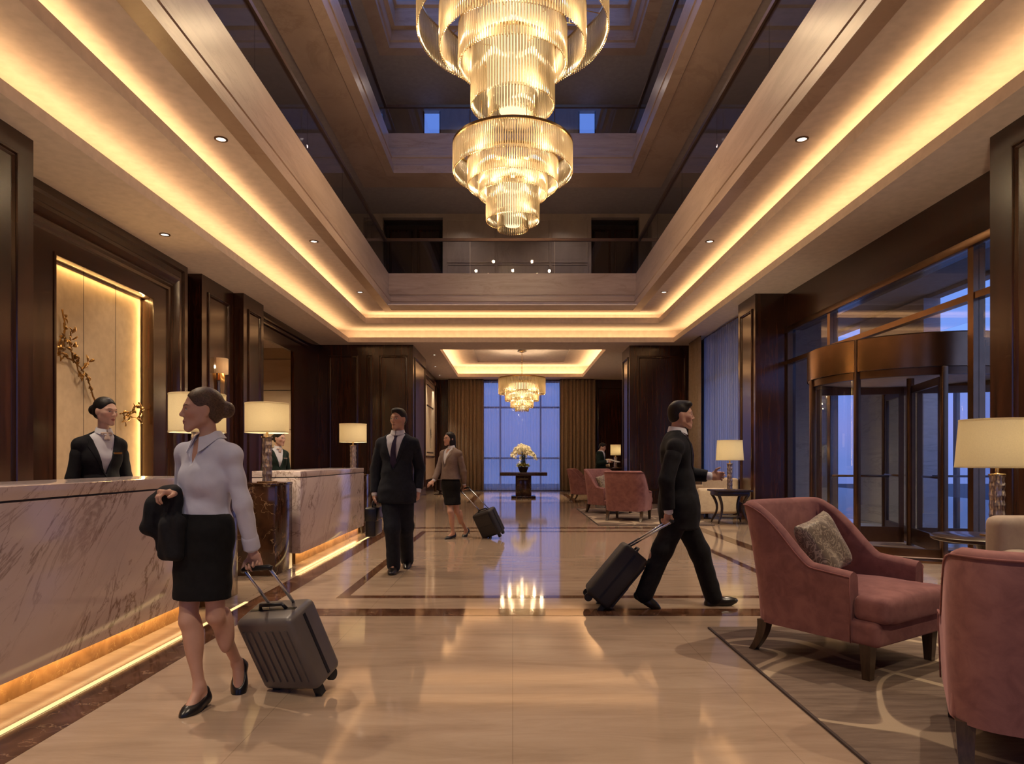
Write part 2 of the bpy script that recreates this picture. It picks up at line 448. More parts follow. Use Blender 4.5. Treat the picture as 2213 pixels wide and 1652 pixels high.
def thin_glass(name, tint=(0.93, 0.95, 0.97), refl=0.8, base=0.02):
    "flat pane: clear through-view plus a mirror reflection by fresnel"
    m = bpy.data.materials.new(name); m.use_nodes = True; nt = m.node_tree; nt.nodes.clear()
    o = nt.nodes.new('ShaderNodeOutputMaterial'); mx = nt.nodes.new('ShaderNodeMixShader')
    t = nt.nodes.new('ShaderNodeBsdfTransparent'); t.inputs['Color'].default_value = (*tint, 1)
    g = nt.nodes.new('ShaderNodeBsdfGlossy'); g.inputs['Roughness'].default_value = 0.0
    lw = nt.nodes.new('ShaderNodeFresnel'); ge = nt.nodes.new('ShaderNodeNewGeometry')
    io = node(nt, 'ShaderNodeMath', _operation='MULTIPLY_ADD'); io.inputs[1].default_value = 1/1.5 - 1.5; io.inputs[2].default_value = 1.5
    nt.links.new(ge.outputs['Backfacing'], io.inputs[0]); nt.links.new(io.outputs[0], lw.inputs['IOR'])
    ma = node(nt, 'ShaderNodeMath', _operation='MULTIPLY_ADD'); ma.inputs[1].default_value = refl; ma.inputs[2].default_value = base
    nt.links.new(lw.outputs[0], ma.inputs[0]); nt.links.new(ma.outputs[0], mx.inputs[0])
    nt.links.new(t.outputs[0], mx.inputs[1]); nt.links.new(g.outputs[0], mx.inputs[2]); nt.links.new(mx.outputs[0], o.inputs[0])
    return m
def cloth_translucent(name, col, transp=0.0, transl=0.5):
    m = bpy.data.materials.new(name); m.use_nodes = True; nt = m.node_tree; nt.nodes.clear()
    o = nt.nodes.new('ShaderNodeOutputMaterial')
    d = nt.nodes.new('ShaderNodeBsdfDiffuse'); d.inputs['Color'].default_value = (*col, 1)
    t = nt.nodes.new('ShaderNodeBsdfTranslucent'); t.inputs['Color'].default_value = (*col, 1)
    a = nt.nodes.new('ShaderNodeMixShader'); a.inputs[0].default_value = transl
    nt.links.new(d.outputs[0], a.inputs[1]); nt.links.new(t.outputs[0], a.inputs[2])
    out = a.outputs[0]
    if transp > 0:
        tr = nt.nodes.new('ShaderNodeBsdfTransparent'); mx = nt.nodes.new('ShaderNodeMixShader'); mx.inputs[0].default_value = transp
        nt.links.new(out, mx.inputs[1]); nt.links.new(tr.outputs[0], mx.inputs[2]); out = mx.outputs[0]
    n = node(nt, 'ShaderNodeTexNoise', Scale=120.0, Detail=2.0); nt.links.new(coords(nt), n.inputs['Vector'])
    r = ramp(nt, n.outputs['Fac'], [(0.3, tuple(c*0.94 for c in col)), (0.7, col)])
    nt.links.new(r.outputs['Color'], d.inputs['Color']); nt.links.new(r.outputs['Color'], t.inputs['Color'])
    nt.links.new(out, o.inputs[0])
    return m
def crystal_mat(name, col, transp, gloss):
    "glass rods, lit from inside the tier: part clear, part scattering, with bright highlights"
    m = bpy.data.materials.new(name); m.use_nodes = True; nt = m.node_tree; nt.nodes.clear()
    o = nt.nodes.new('ShaderNodeOutputMaterial')
    t = nt.nodes.new('ShaderNodeBsdfTranslucent'); t.inputs['Color'].default_value = (*col, 1)
    tr = nt.nodes.new('ShaderNodeBsdfTransparent'); tr.inputs['Color'].default_value = (*[0.5+0.5*c for c in col], 1)
    g = nt.nodes.new('ShaderNodeBsdfGlossy'); g.inputs['Roughness'].default_value = 0.12; g.inputs['Color'].default_value = (1, 0.95, 0.85, 1)
    a = nt.nodes.new('ShaderNodeMixShader'); a.inputs[0].default_value = transp
    nt.links.new(t.outputs[0], a.inputs[1]); nt.links.new(tr.outputs[0], a.inputs[2])
    b = nt.nodes.new('ShaderNodeMixShader'); b.inputs[0].default_value = gloss
    nt.links.new(a.outputs[0], b.inputs[1]); nt.links.new(g.outputs[0], b.inputs[2]); nt.links.new(b.outputs[0], o.inputs[0])
    return m
def column_crystal():
    m, nt, b = new_mat('cut_crystal')
    b.inputs['Base Color'].default_value = (0.55, 0.46, 0.44, 1); b.inputs['Roughness'].default_value = 0.06
    b.inputs['Metallic'].default_value = 0.55
    vo = nt.nodes.new('ShaderNodeTexVoronoi'); vo.inputs['Scale'].default_value = 45.0; nt.links.new(coords(nt, (1, 1, 0.35)), vo.inputs['Vector'])
    bp = nt.nodes.new('ShaderNodeBump'); bp.inputs['Strength'].default_value = 0.9; bp.inputs['Distance'].default_value = 0.012
    nt.links.new(vo.outputs['Distance'], bp.inputs['Height']); nt.links.new(bp.outputs['Normal'], b.inputs['Normal'])
    r = ramp(nt, vo.outputs['Distance'], [(0.15, (0.75, 0.6, 0.45)), (0.4, (0.34, 0.28, 0.29))]); nt.links.new(r.outputs['Color'], b.inputs['Base Color'])
    return m

def hair_mat(name, col):
    m, nt, b = new_mat(name)
    v = coords(nt, (90, 14, 90))
    n = node(nt, 'ShaderNodeTexNoise', Scale=2.0, Detail=4.0, Distortion=0.4); nt.links.new(v, n.inputs['Vector'])
    r = ramp(nt, n.outputs['Fac'], [(0.3, tuple(c*0.5 for c in col)), (0.7, tuple(c*1.5 for c in col))]); nt.links.new(r.outputs['Color'], b.inputs['Base Color'])
    bp = nt.nodes.new('ShaderNodeBump'); bp.inputs['Strength'].default_value = 0.4; bp.inputs['Distance'].default_value = 0.003
    nt.links.new(n.outputs['Fac'], bp.inputs['Height']); nt.links.new(bp.outputs['Normal'], b.inputs['Normal'])
    b.inputs['Roughness'].default_value = 0.5; b.inputs['Specular IOR Level'].default_value = 0.3
    return m
def skin_mat(name, col, hc, R, hs, lips=(0.36, 0.12, 0.10), brow=(0.03, 0.02, 0.015)):
    "skin with the face's own colouring placed in head coordinates (x left, y forward, z up from the head centre)"
    m, nt, b = new_mat(name)
    L = nt.links
    tc = nt.nodes.new('ShaderNodeTexCoord')
    sub = nt.nodes.new('ShaderNodeVectorMath'); sub.operation = 'SUBTRACT'; L.new(tc.outputs['Object'], sub.inputs[0]); sub.inputs[1].default_value = tuple(hc)
    def comp(i):
        d = nt.nodes.new('ShaderNodeVectorMath'); d.operation = 'DOT_PRODUCT'
        L.new(sub.outputs[0], d.inputs[0]); d.inputs[1].default_value = tuple(R.col[i] / hs)
        return d.outputs['Value']
    def mth(op, a, c=None):
        n = nt.nodes.new('ShaderNodeMath'); n.operation = op
        for k, q in enumerate((a, c)):
            if q is None: continue
            if isinstance(q, (int, float)): n.inputs[k].default_value = q
            else: L.new(q, n.inputs[k])
        return n.outputs[0]
    x0, y, z = comp(0), comp(1), comp(2)
    x = mth('ABSOLUTE', x0)
    front = mth('GREATER_THAN', y, 0.045)
    def ell(xc, zc, rx, rz, xs=None, soft=0.25, bend=0.0):
        u = mth('DIVIDE', mth('SUBTRACT', x if xs is None else xs, xc), rx)
        zz = mth('SUBTRACT', z, zc)
        if bend: zz = mth('ADD', zz, mth('MULTIPLY', mth('MULTIPLY', u, u), bend))
        v = mth('DIVIDE', zz, rz)
        d = mth('ADD', mth('MULTIPLY', u, u), mth('MULTIPLY', v, v))
        r = nt.nodes.new('ShaderNodeMapRange'); r.inputs['From Min'].default_value = 1 + soft; r.inputs['From Max'].default_value = 1 - soft
        L.new(d, r.inputs['Value'])
        return mth('MULTIPLY', r.outputs[0], front)
    n = node(nt, 'ShaderNodeTexNoise', Scale=14.0, Detail=3.0); L.new(tc.outputs['Object'], n.inputs['Vector'])
    out = ramp(nt, n.outputs['Fac'], [(0.3, tuple(c*0.93 for c in col)), (0.7, tuple(c*1.05 for c in col))]).outputs['Color']
    def lay(mask, c, amount=1.0):
        nonlocal out
        mx = nt.nodes.new('ShaderNodeMix'); mx.data_type = 'RGBA'
        L.new(mth('MULTIPLY', mask, amount), mx.inputs['Factor']); L.new(out, mx.inputs[6]); mx.inputs[7].default_value = (*c, 1)
        out = mx.outputs[2]
    lay(ell(0.045, -0.03, 0.026, 0.022, soft=0.9), (col[0]*1.0, col[1]*0.72, col[2]*0.68), 0.35)     # cheeks
    lay(ell(0.0, -0.0615, 0.021, 0.0055, bend=0.004, soft=0.4), lips, 0.8)
    lay(ell(0.0, -0.0715, 0.018, 0.0065, bend=-0.003, soft=0.4), lips, 0.75)
    lay(ell(0.0, -0.0660, 0.021, 0.0011, soft=0.6), tuple(c*0.25 for c in lips), 0.9)
    lay(ell(0.033, 0.0245, 0.0175, 0.0033, bend=0.004, soft=0.5), brow, 0.85)
    lay(ell(0.031, 0.0018, 0.0152, 0.0068, soft=0.3, bend=0.0015), (0.02, 0.012, 0.01), 0.9)          # lash line
    lay(ell(0.031, 0.0003, 0.0135, 0.0054, soft=0.2), (0.62, 0.58, 0.55))
    lay(ell(0.031, 0.0008, 0.0056, 0.0054, soft=0.2), (0.03, 0.018, 0.012))
    L.new(out, b.inputs['Base Color'])
    b.inputs['Roughness'].default_value = 0.48; b.inputs['Specular IOR Level'].default_value = 0.35
    b.inputs['Subsurface Weight'].default_value = 0.0
    return m
M = {}
M['wood'] = wood('dark_mahogany', (0.013, 0.0045, 0.0022), (0.062, 0.020, 0.008))
M['wood_trim'] = wood('mahogany_moulding', (0.015, 0.0055, 0.0028), (0.062, 0.022, 0.0095), rough=0.2)
M['wood_dark'] = wood('ebonised_wood', (0.012, 0.006, 0.004), (0.035, 0.016, 0.009), rough=0.3)
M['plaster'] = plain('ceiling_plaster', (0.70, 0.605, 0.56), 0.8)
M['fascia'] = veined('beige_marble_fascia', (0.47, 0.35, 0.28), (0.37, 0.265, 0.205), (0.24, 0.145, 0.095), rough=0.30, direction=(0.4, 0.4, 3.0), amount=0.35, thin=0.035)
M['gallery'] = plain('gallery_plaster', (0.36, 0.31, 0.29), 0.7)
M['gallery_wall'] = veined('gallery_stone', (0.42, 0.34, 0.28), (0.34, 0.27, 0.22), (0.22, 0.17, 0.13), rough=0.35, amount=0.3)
M['floor'] = floor_mat()
M['inlay'] = crackled('brown_marble_inlay', (0.055, 0.023, 0.012), (0.13, 0.06, 0.035), (0.42, 0.27, 0.17), rough=0.07, scale=7.0, width=0.06)
M['emperador'] = crackled('dark_brown_marble', (0.022, 0.01, 0.006), (0.075, 0.032, 0.016), (0.5, 0.32, 0.18), rough=0.1, scale=5.0, width=0.035)
M['kick'] = crackled('amber_marble_plinth', (0.22, 0.11, 0.04), (0.36, 0.19, 0.075), (0.55, 0.36, 0.16), rough=0.15, scale=9.0, width=0.05)
M['counter'] = veined('white_veined_marble', (0.64, 0.54, 0.54), (0.58, 0.485, 0.48), (0.20, 0.12, 0.09), rough=0.1, direction=(1.0, 0.42, 2.0), rot=(math.radians(-42), 0, 0), amount=0.85, thin=0.017, scale=1.0, cloud=0.9)
M['groove'] = plain('dark_joint', (0.02, 0.012, 0.01), 0.5)
M['stone'] = veined('sand_stone', (0.50, 0.37, 0.25), (0.43, 0.31, 0.2), (0.35, 0.25, 0.16), rough=0.4, direction=(0.4,0.4,2.5), amount=0.25)
M['niche'] = plain('textured_wall_fabric', (0.47, 0.36, 0.245), 0.8)
M['gold'] = plain('brushed_gold', (0.80, 0.50, 0.18), 0.28, 1.0)
M['brass'] = plain('brass', (0.72, 0.48, 0.2), 0.25, 1.0)
M['bronze'] = plain('dark_bronze', (0.17, 0.10, 0.06), 0.32, 1.0)
M['bronze_drum'] = plain('bronze_cladding', (0.30, 0.18, 0.10), 0.24, 1.0)
M['antique_gold'] = plain('antique_gold_leaf', (0.25, 0.135, 0.042), 0.35, 1.0)
M['velvet'] = fabric('rose_velvet', (0.29, 0.132, 0.12), (0.20, 0.086, 0.082), sheen=0.35, scale=9.0)
M['velvet_piping'] = fabric('rose_piping', (0.26, 0.10, 0.09), sheen=0.4)
M['cream'] = fabric('cream_upholstery', (0.52, 0.42, 0.31), (0.46, 0.36, 0.27), sheen=0.2)
M['carpet'] = carpet_mat()
M['carpet_edge'] = plain('carpet_binding', (0.05, 0.032, 0.028), 0.9)
M['brocade'] = brocade_mat()
M['leg_wood'] = wood('dark_walnut_leg', (0.03, 0.016, 0.008), (0.09, 0.05, 0.026), rough=0.35, coat=0.2, scale=(30, 30, 3))
M['glass'] = thin_glass('window_glass')
M['balustrade'] = thin_glass('balustrade_glass', tint=(0.80, 0.80, 0.84), refl=0.8, base=0.02)
M['shade'] = cloth_translucent('lamp_shade_linen', (0.95, 0.89, 0.72), 0.0, 0.65)
M['sconce_shade'] = cloth_translucent('sconce_shade_silk', (0.9, 0.74, 0.55), 0.0, 0.6)
M['sheer'] = cloth_translucent('sheer_voile', (0.72, 0.76, 0.9), 0.42, 0.75)
M['drape'] = fabric('taupe_drape', (0.33, 0.245, 0.175), (0.27, 0.195, 0.135), sheen=0.3, rough=0.7)
M['rod'] = crystal_mat('crystal_rod', (0.42, 0.35, 0.245), 0.45, 0.07)
M['rod_far'] = crystal_mat('crystal_prism', (0.5, 0.41, 0.27), 0.25, 0.08)
M['column'] = column_crystal()
M['acrylic'] = plain('clear_acrylic', (0.7, 0.65, 0.6), 0.05, 0.0, Transmission_Weight=0.8)
M['core'] = emitter('lamp_core_glow', (1.0, 0.74, 0.40), 1.7)
M['core_far'] = emitter('far_lamp_core_glow', (1.0, 0.72, 0.38), 2.2)
M['bulb'] = emitter('downlight_lens', (1.0, 0.86, 0.68), 4.0)
M['led'] = emitter('led_line', (1.0, 0.66, 0.28), 1.5)
M['black_metal'] = plain('black_metal', (0.02, 0.02, 0.022), 0.35, 0.6)
M['chrome'] = plain('satin_chrome', (0.6, 0.62, 0.66), 0.25, 1.0)
M['case_grey'] = plain('grey_suitcase_shell', (0.10, 0.085, 0.08), 0.38)
M['case_black'] = plain('black_suitcase_fabric', (0.016, 0.014, 0.016), 0.6)
M['rubber'] = plain('rubber', (0.012, 0.012, 0.012), 0.7)
M['skin'] = plain('skin', (0.50, 0.29, 0.21), 0.5, 0.0)
M['skin_pale'] = plain('skin_pale', (0.58, 0.36, 0.27), 0.5, 0.0)
M['lips'] = plain('lips', (0.36, 0.11, 0.09), 0.45)
M['eye'] = plain('eye_white', (0.62, 0.58, 0.54), 0.2)
M['iris'] = plain('iris', (0.03, 0.018, 0.012), 0.15)
M['brow'] = plain('eyebrow', (0.035, 0.022, 0.015), 0.8)
M['hair_black'] = hair_mat('black_hair', (0.010, 0.0075, 0.0065))
M['hair_brown'] = hair_mat('brown_hair', (0.085, 0.05, 0.03))
M['shirt'] = fabric('white_shirt', (0.66, 0.67, 0.72), (0.6, 0.61, 0.66), sheen=0.1, scale=6)
M['blouse'] = fabric('pale_blue_blouse', (0.56, 0.575, 0.68), (0.50, 0.515, 0.62), sheen=0.1, scale=6)
M['suit_navy'] = fabric('navy_suit_wool', (0.016, 0.019, 0.028), (0.011, 0.013, 0.02), sheen=0.15, scale=30)
M['suit_black'] = fabric('black_suit_wool', (0.013, 0.013, 0.016), (0.009, 0.009, 0.011), sheen=0.12, scale=30)
M['suit_green'] = fabric('dark_green_jacket', (0.012, 0.024, 0.019), sheen=0.15, scale=30)
M['taupe'] = fabric('taupe_jacket', (0.22, 0.165, 0.14), (0.18, 0.135, 0.115), sheen=0.2, scale=30)
M['skirt'] = fabric('black_skirt', (0.008, 0.008, 0.009), sheen=0.08, scale=30)
M['tie'] = fabric('purple_tie', (0.035, 0.025, 0.06), sheen=0.3)
M['scarf'] = fabric('beige_neck_scarf', (0.62, 0.50, 0.42), sheen=0.3)
M['leather'] = plain('black_leather', (0.012, 0.011, 0.012), 0.3)
M['pot'] = plain('dark_ceramic', (0.03, 0.02, 0.015), 0.35)
M['petal'] = cloth_translucent('orchid_petal', (0.85, 0.82, 0.66), 0.0, 0.3)
M['foliage'] = plain('yellow_green_leaf', (0.36, 0.36, 0.06), 0.5)
M['stem'] = plain('orchid_stem', (0.06, 0.09, 0.03), 0.5)
M['paper'] = plain('scroll_paper', (0.66, 0.56, 0.40), 0.8)
M['ink'] = plain('ink', (0.03, 0.03, 0.028), 0.7)
M['porcelain'] = plain('white_porcelain', (0.75, 0.72, 0.68), 0.25)
M['asphalt'] = plain('driveway_stone', (0.34, 0.33, 0.35), 0.45)
M['lawn'] = plain('dusk_lawn', (0.03, 0.04, 0.06), 0.9)
M['canopy'] = plain('canopy_render', (0.30, 0.29, 0.30), 0.7)
M['extstone'] = veined('grey_stone_cladding', (0.52, 0.48, 0.46), (0.44, 0.41, 0.40), (0.2, 0.19, 0.18), rough=0.6, direction=(0.6,0.6,3.0), amount=0.4)
# ================================================================ room shell
SOF = 4.55                      # height of the low soffit
YN, YF = -3.0, 27.5             # room ends
# ---- floor and inlays
structure(boxes('floor', [(-10.0, 5.42, YN-0.2, YF+0.3, -0.15, 0.0), (5.42, 7.2, 13.4, YF+0.3, -0.15, 0.0)], M['floor']))
ntrim = [0]
def trim(boxlist, mat, bevel=0.0):
    ntrim[0] += 1
    return structure(boxes('trim_%d' % ntrim[0], boxlist, mat, bevel=bevel))
T = 0.0015
trim([(-2.33, -2.09, YN, 12.45, 0, T)], M['inlay'])                      # band along the counters
trim([(-2.09, 3.30, 5.38, 5.64, 0, T), (-2.09, 3.30, 12.25, 12.45, 0, T)], M['inlay'])
trim([(3.30, 3.50, 4.98, 12.45, 0, T)], M['inlay'])
trim([(-1.60, 2.79, 6.07, 6.19, 0, T), (-1.60, 2.79, 11.68, 11.80, 0, T), (-1.60, -1.50, 6.19, 11.68, 0, T), (2.69, 2.79, 6.19, 11.68, 0, T)], M['inlay'])
trim([(-1.35, 2.0, 19.6, 19.75, 0, T), (-1.35, 2.0, 24.85, 25.0, 0, T), (-1.35, -1.15, 19.75, 24.85, 0, T), (1.8, 2.0, 19.75, 24.85, 0, T)], M['inlay'])
# ---- ceiling: stepped coffers
def ceiling():
    L = []
    outer = (-10.0, 7.4, YN-0.2, YF+0.3)
    h1 = (-4.6, 4.5, 2.4, 18.76)
    h2 = (-2.17, 2.78, 20.0, 26.6)
    ymid = 19.4
    L += ring_boxes((outer[0], outer[1], outer[2], ymid), h1, SOF, SOF+0.03)
    L += ring_boxes((outer[0], outer[1], ymid, outer[3]), h2, SOF, SOF+0.03)
    def step(h, lip, trough, ztop, zbase, inner):
        th = 0.03
        L.extend(ring_boxes((h[0]-th, h[1]+th, h[2]-th, h[3]+th), h, zbase+0.03, zbase+lip))
        o = (h[0]-trough, h[1]+trough, h[2]-trough, h[3]+trough)
        L.extend(ring_boxes((o[0]-th, o[1]+th, o[2]-th, o[3]+th), o, zbase+0.03, ztop))
        if inner: L.extend(ring_boxes((o[0]-th, o[1]+th, o[2]-th, o[3]+th), inner, ztop, ztop+0.03))
        else: L.append((o[0]-th, o[1]+th, o[2]-th, o[3]+th, ztop, ztop+0.03))
    h1b = (-3.97, 3.95, 3.1, 18.1)
    step(h1, 0.135, 0.40, 4.95, SOF, h1b)
    h1c = (-3.32, 3.30, 4.4, 17.3)
    step(h1b, 0.15, 0.36, 5.25, 4.95, h1c)
    step(h2, 0.135, 0.33, 5.02, SOF, None)
    # raised border on the far coffer
    L.extend(ring_boxes((-1.45, 2.05, 21.0, 25.6), (-1.33, 1.93, 21.12, 25.48), 4.985, 5.02))
    return structure(boxes('ceiling', L, M['plaster']))
ceiling()
# ---- marble fascia round the void, floor by floor
VX0, VX1, VY0, VY1 = -3.32, 3.30, 4.4, 17.95
def fascia(prof, mat):
    ntrim[0] += 1
    bm = bmesh.new(); sweep_rect(bm, prof, VX0, VX1, VY0, VY1)
    return structure(from_bm('trim_%d' % ntrim[0], bm, mat, auto=0.5))
Z1, Z2, Z3 = 5.25, 8.93, 12.27
fascia([(-0.12,Z1-0.008), (0.10,Z1-0.008), (0.10,Z1+0.16), (0.085,Z1+0.175), (0.055,Z1+0.185), (0.045,Z1+0.22), (0.065,Z1+0.24), (0.065,Z1+0.37), (0.02,Z1+0.40), (-0.012,Z1+0.405), (-0.012,Z1+0.43), (0,Z1+0.435), (0,6.25), (-0.25,6.25), (-0.25,5.4)], M['fascia'])
fascia([(-0.85,Z2+0.01), (-0.85,Z2-0.035), (-0.08,Z2-0.035), (-0.06,Z2-0.06), (0.16,Z2-0.06), (0.16,Z2+0.14), (0.14,Z2+0.17), (0.09,Z2+0.19), (0.09,Z2+0.36), (0.11,Z2+0.38), (0.11,Z2+0.44), (0.04,Z2+0.48), (0.03,Z2+0.66), (0,Z2+0.68), (0,10.0), (-0.25,10.0), (-0.25,9.1)], M['fascia'])
fascia([(-0.3,Z3-0.008), (0.03,Z3-0.008), (0.03,Z3+0.14), (0.07,Z3+0.18), (0.10,Z3+0.3), (0.10,Z3+0.44), (0.2,Z3+0.48), (0.2,Z3+0.95), (0.26,Z3+1.0), (0.26,Z3+1.1), (-0.3,Z3+1.1)], M['fascia'])
# galleries
GX, GYB, GYN = 6.6, 20.9, 1.5
def gallery(name, zf, zc):
    hole = (VX0-0.1, VX1+0.1, VY0-0.1, VY1+0.1)
    o = (-GX, GX, GYN, GYB)
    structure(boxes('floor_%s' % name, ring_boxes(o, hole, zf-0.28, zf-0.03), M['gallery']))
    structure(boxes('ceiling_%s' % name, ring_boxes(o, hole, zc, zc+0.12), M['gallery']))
gallery('second', 6.25, Z2)
gallery('third', 10.0, Z3)
def gallery_walls(name, z0, z1, doors):
    L = [(-GX-0.2, -GX, GYN, GYB, z0, z1), (GX, GX+0.2, GYN, GYB, z0, z1), (-GX, GX, GYN-0.2, GYN, z0, z1)]
    xs = [-GX]
    for a, b in doors: xs += [a, b]
    xs.append(GX)
    for i in range(0, len(xs), 2): L.append((xs[i], xs[i+1], GYB, GYB+0.2, z0, z1))
    for a, b in doors: L.append((a, b, GYB, GYB+0.2, z1-0.12, z1))
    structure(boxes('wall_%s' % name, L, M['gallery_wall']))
gallery_walls('second', 6.0, Z2, [(-4.05, -2.18), (2.45, 3.95)])
gallery_walls('third', 9.75, Z3, [(-2.80, -2.25), (2.05, 2.6)])
# recesses behind the second floor openings, dark timber doors
for x0, x1, n in ((-4.05, -2.18, 2), (2.45, 3.95, 3)):
    d = empty('door_%d' % n, kind='structure')
    boxes('door_panel', [(x0, x1, 21.5, 21.56, 6.2, Z2-0.12)], M['wood_dark'], d)
    bm = bmesh.new()
    mid = (x0+x1)/2
    for a, b in ((x0+0.1, mid-0.06), (mid+0.06, x1-0.1)):
        frame_moulding(bm, Vector((0,21.5,0)), Vector((1,0,0)), Vector((0,0,1)), Vector((0,-1,0)), a, b, 6.45, Z2-0.3, PANEL)
    from_bm('door_moulding', bm, M['wood_trim'], d, auto=0.5)
    boxes('door_lining', [(x0-0.04, x0, GYB+0.2, 21.56, 6.2, Z2), (x1, x1+0.04, GYB+0.2, 21.56, 6.2, Z2), (x0, x1, GYB+0.2, 21.56, Z2-0.16, Z2-0.12), (x0, x1, GYB, 21.56, 6.14, 6.2)], M['wood_dark'], d)
# stone panel joints on the second floor end wall
bm = bmesh.new()
for a, b in ((-2.05, -0.55), (-0.5, 1.15), (1.2, 2.35)):
    for c, e in ((6.35, 7.35), (7.40, 8.75)):
        frame_moulding(bm, Vector((0,GYB,0)), Vector((1,0,0)), Vector((0,0,1)), Vector((0,-1,0)), a, b, c, e, [(0,0),(0,0.02),(0.02,0.02),(0.03,0.008),(0.03,0)])
ntrim[0] += 1
structure(from_bm('trim_%d' % ntrim[0], bm, M['gallery_wall'], auto=0.5))
# glazed strips in the third floor end wall
for i, (a, b) in enumerate(((-2.80, -2.25), (2.05, 2.6))):
    w = empty('window_%d' % (4+i), kind='structure')
    boxes('pane', [(a, b, GYB+0.08, GYB+0.09, 9.9, Z3-0.12)], M['glass'], w)
    boxes('frame', [(a, a+0.04, GYB+0.05, GYB+0.12, 9.9, Z3-0.12), (b-0.04, b, GYB+0.05, GYB+0.12, 9.9, Z3-0.12)], M['bronze'], w)
# skylight
sk = empty('window_6', kind='structure')
boxes('pane', [(VX0, VX1, VY0, VY1, 13.42, 13.44)], M['glass'], sk)
boxes('glazing_bar', [(VX0, VX1, y, y+0.1, 13.38, 13.5) for y in (7.7, 11.15, 14.6)], M['bronze'], sk)
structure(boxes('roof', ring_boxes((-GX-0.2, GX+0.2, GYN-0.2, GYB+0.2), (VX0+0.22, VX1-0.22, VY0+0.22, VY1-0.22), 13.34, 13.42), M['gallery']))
# ---- glass balustrades
def balustrade(idx, z0, zr):
    b = empty('balustrade' if idx == 0 else 'balustrade', kind='structure')
    e = 0.1
    x0, x1, y0, y1 = VX0-e, VX1+e, VY0-e, VY1+e
    def run(p, q, n):
        p, q = Vector(p), Vector(q)
        for i in range(n):
            a = p.lerp(q, i/n); c = p.lerp(q, (i+1)/n); d = (q-p).normalized()*0.012
            a, c = a+d, c-d
            nn = Vector((-d.y, d.x, 0)).normalized()*0.007
            bm = bmesh.new()
            vs = [bm.verts.new(v) for v in (a-nn, c-nn, c+nn, a+nn)]
            vt = [bm.verts.new((v.co.x, v.co.y, zr-0.03)) for v in vs]
            for v in vs: v.co.z = z0-0.05
            for k in range(4): bm.faces.new((vs[k], vs[(k+1)%4], vt[(k+1)%4], vt[k]))
            bm.faces.new(vt)
            from_bm('glass_panel', bm, M['balustrade'], b)
    run((x0,y0,0), (x0,y1,0), 6); run((x1,y0,0), (x1,y1,0), 6)
    run((x0,y1,0), (x1,y1,0), 3); run((x0,y0,0), (x1,y0,0), 3)
    boxes('handrail', ring_boxes((x0-0.04, x1+0.04, y0-0.04, y1+0.04), (x0+0.04, x1-0.04, y0+0.04, y1-0.04), zr-0.03, zr+0.04), M['bronze'], b)
balustrade(0, 6.25, 7.17)
balustrade(1, 10.0, 10.76)

# ---- timber walls
NX, NY, NZ = Vector((1,0,0)), Vector((0,1,0)), Vector((0,0,1))
def wall(name, boxlist, mat='wood'):
    return structure(boxes(name, boxlist, M[mat]))
def panels(name, items):
    "items: (O,U,N,u0,u1,v0,v1)"
    bm = bmesh.new()
    for O, U, N, u0, u1, v0, v1 in items:
        frame_moulding(bm, Vector(O), U, NZ, N, u0, u1, v0, v1, PANEL)
    ntrim[0] += 1
    return structure(from_bm('trim_%d' % ntrim[0], bm, M['wood_trim'], auto=0.5))
H0 = SOF
# left side
wall('pillar_left_near', [(-6.0, -4.95, YN, 6.93, 0, H0)])
panels('p', [((-4.95,0,0), NY, NX, a, b, 0.35, 4.33) for a, b in ((0.6, 2.5), (2.75, 4.6), (4.85, 6.70))])
# niche wall with lit opening
nw = (-6.2, -5.66)
OY0, OY1, OZ0, OZ1 = 8.31, 10.55, 0.5, 3.79
wall('wall_left', [(nw[0], nw[1], 6.93, OY0, 0, H0), (nw[0], nw[1], OY1, 11.5, 0, H0), (nw[0], nw[1], OY0, OY1, 0, OZ0), (nw[0], nw[1], OY0, OY1, OZ1, H0),
                   (-6.4, -5.80, 11.5, 15.0, 0, H0)])
structure(boxes('wall_niche', [(-6.2, -5.84, OY0, OY1, OZ0, OZ1)], M['niche']))
trim([(-5.842, -5.838, y-0.004, y+0.004, OZ0, OZ1) for y in (9.13, 9.87)], M['groove'])
bm = bmesh.new()
frame_moulding(bm, Vector((-5.66,0,0)), NY, NZ, NX, 7.2, 11.5, -0.3, 4.55, [(0,0),(0,0.09),(0.10,0.09),(0.13,0.06),(0.22,0.06),(0.25,0.09),(0.30,0.10),(0.34,0.075),(0.40,0.05),(0.43,0.06),(0.46,0.03),(0.50,0.02),(0.52,0)])
ntrim[0] += 1
structure(from_bm('trim_%d' % ntrim[0], bm, M['wood_trim'], auto=0.4))
bm = bmesh.new()
frame_moulding(bm, Vector((-5.66,0,0)), NY, NZ, NX, OY0-0.04, OY1+0.04, OZ0-0.04, OZ1+0.04, [(0,0),(0,0.012),(0.038,0.012),(0.04,0.0)])
ntrim[0] += 1
structure(from_bm('trim_%d' % ntrim[0], bm, M['wood_trim'], auto=0.4))
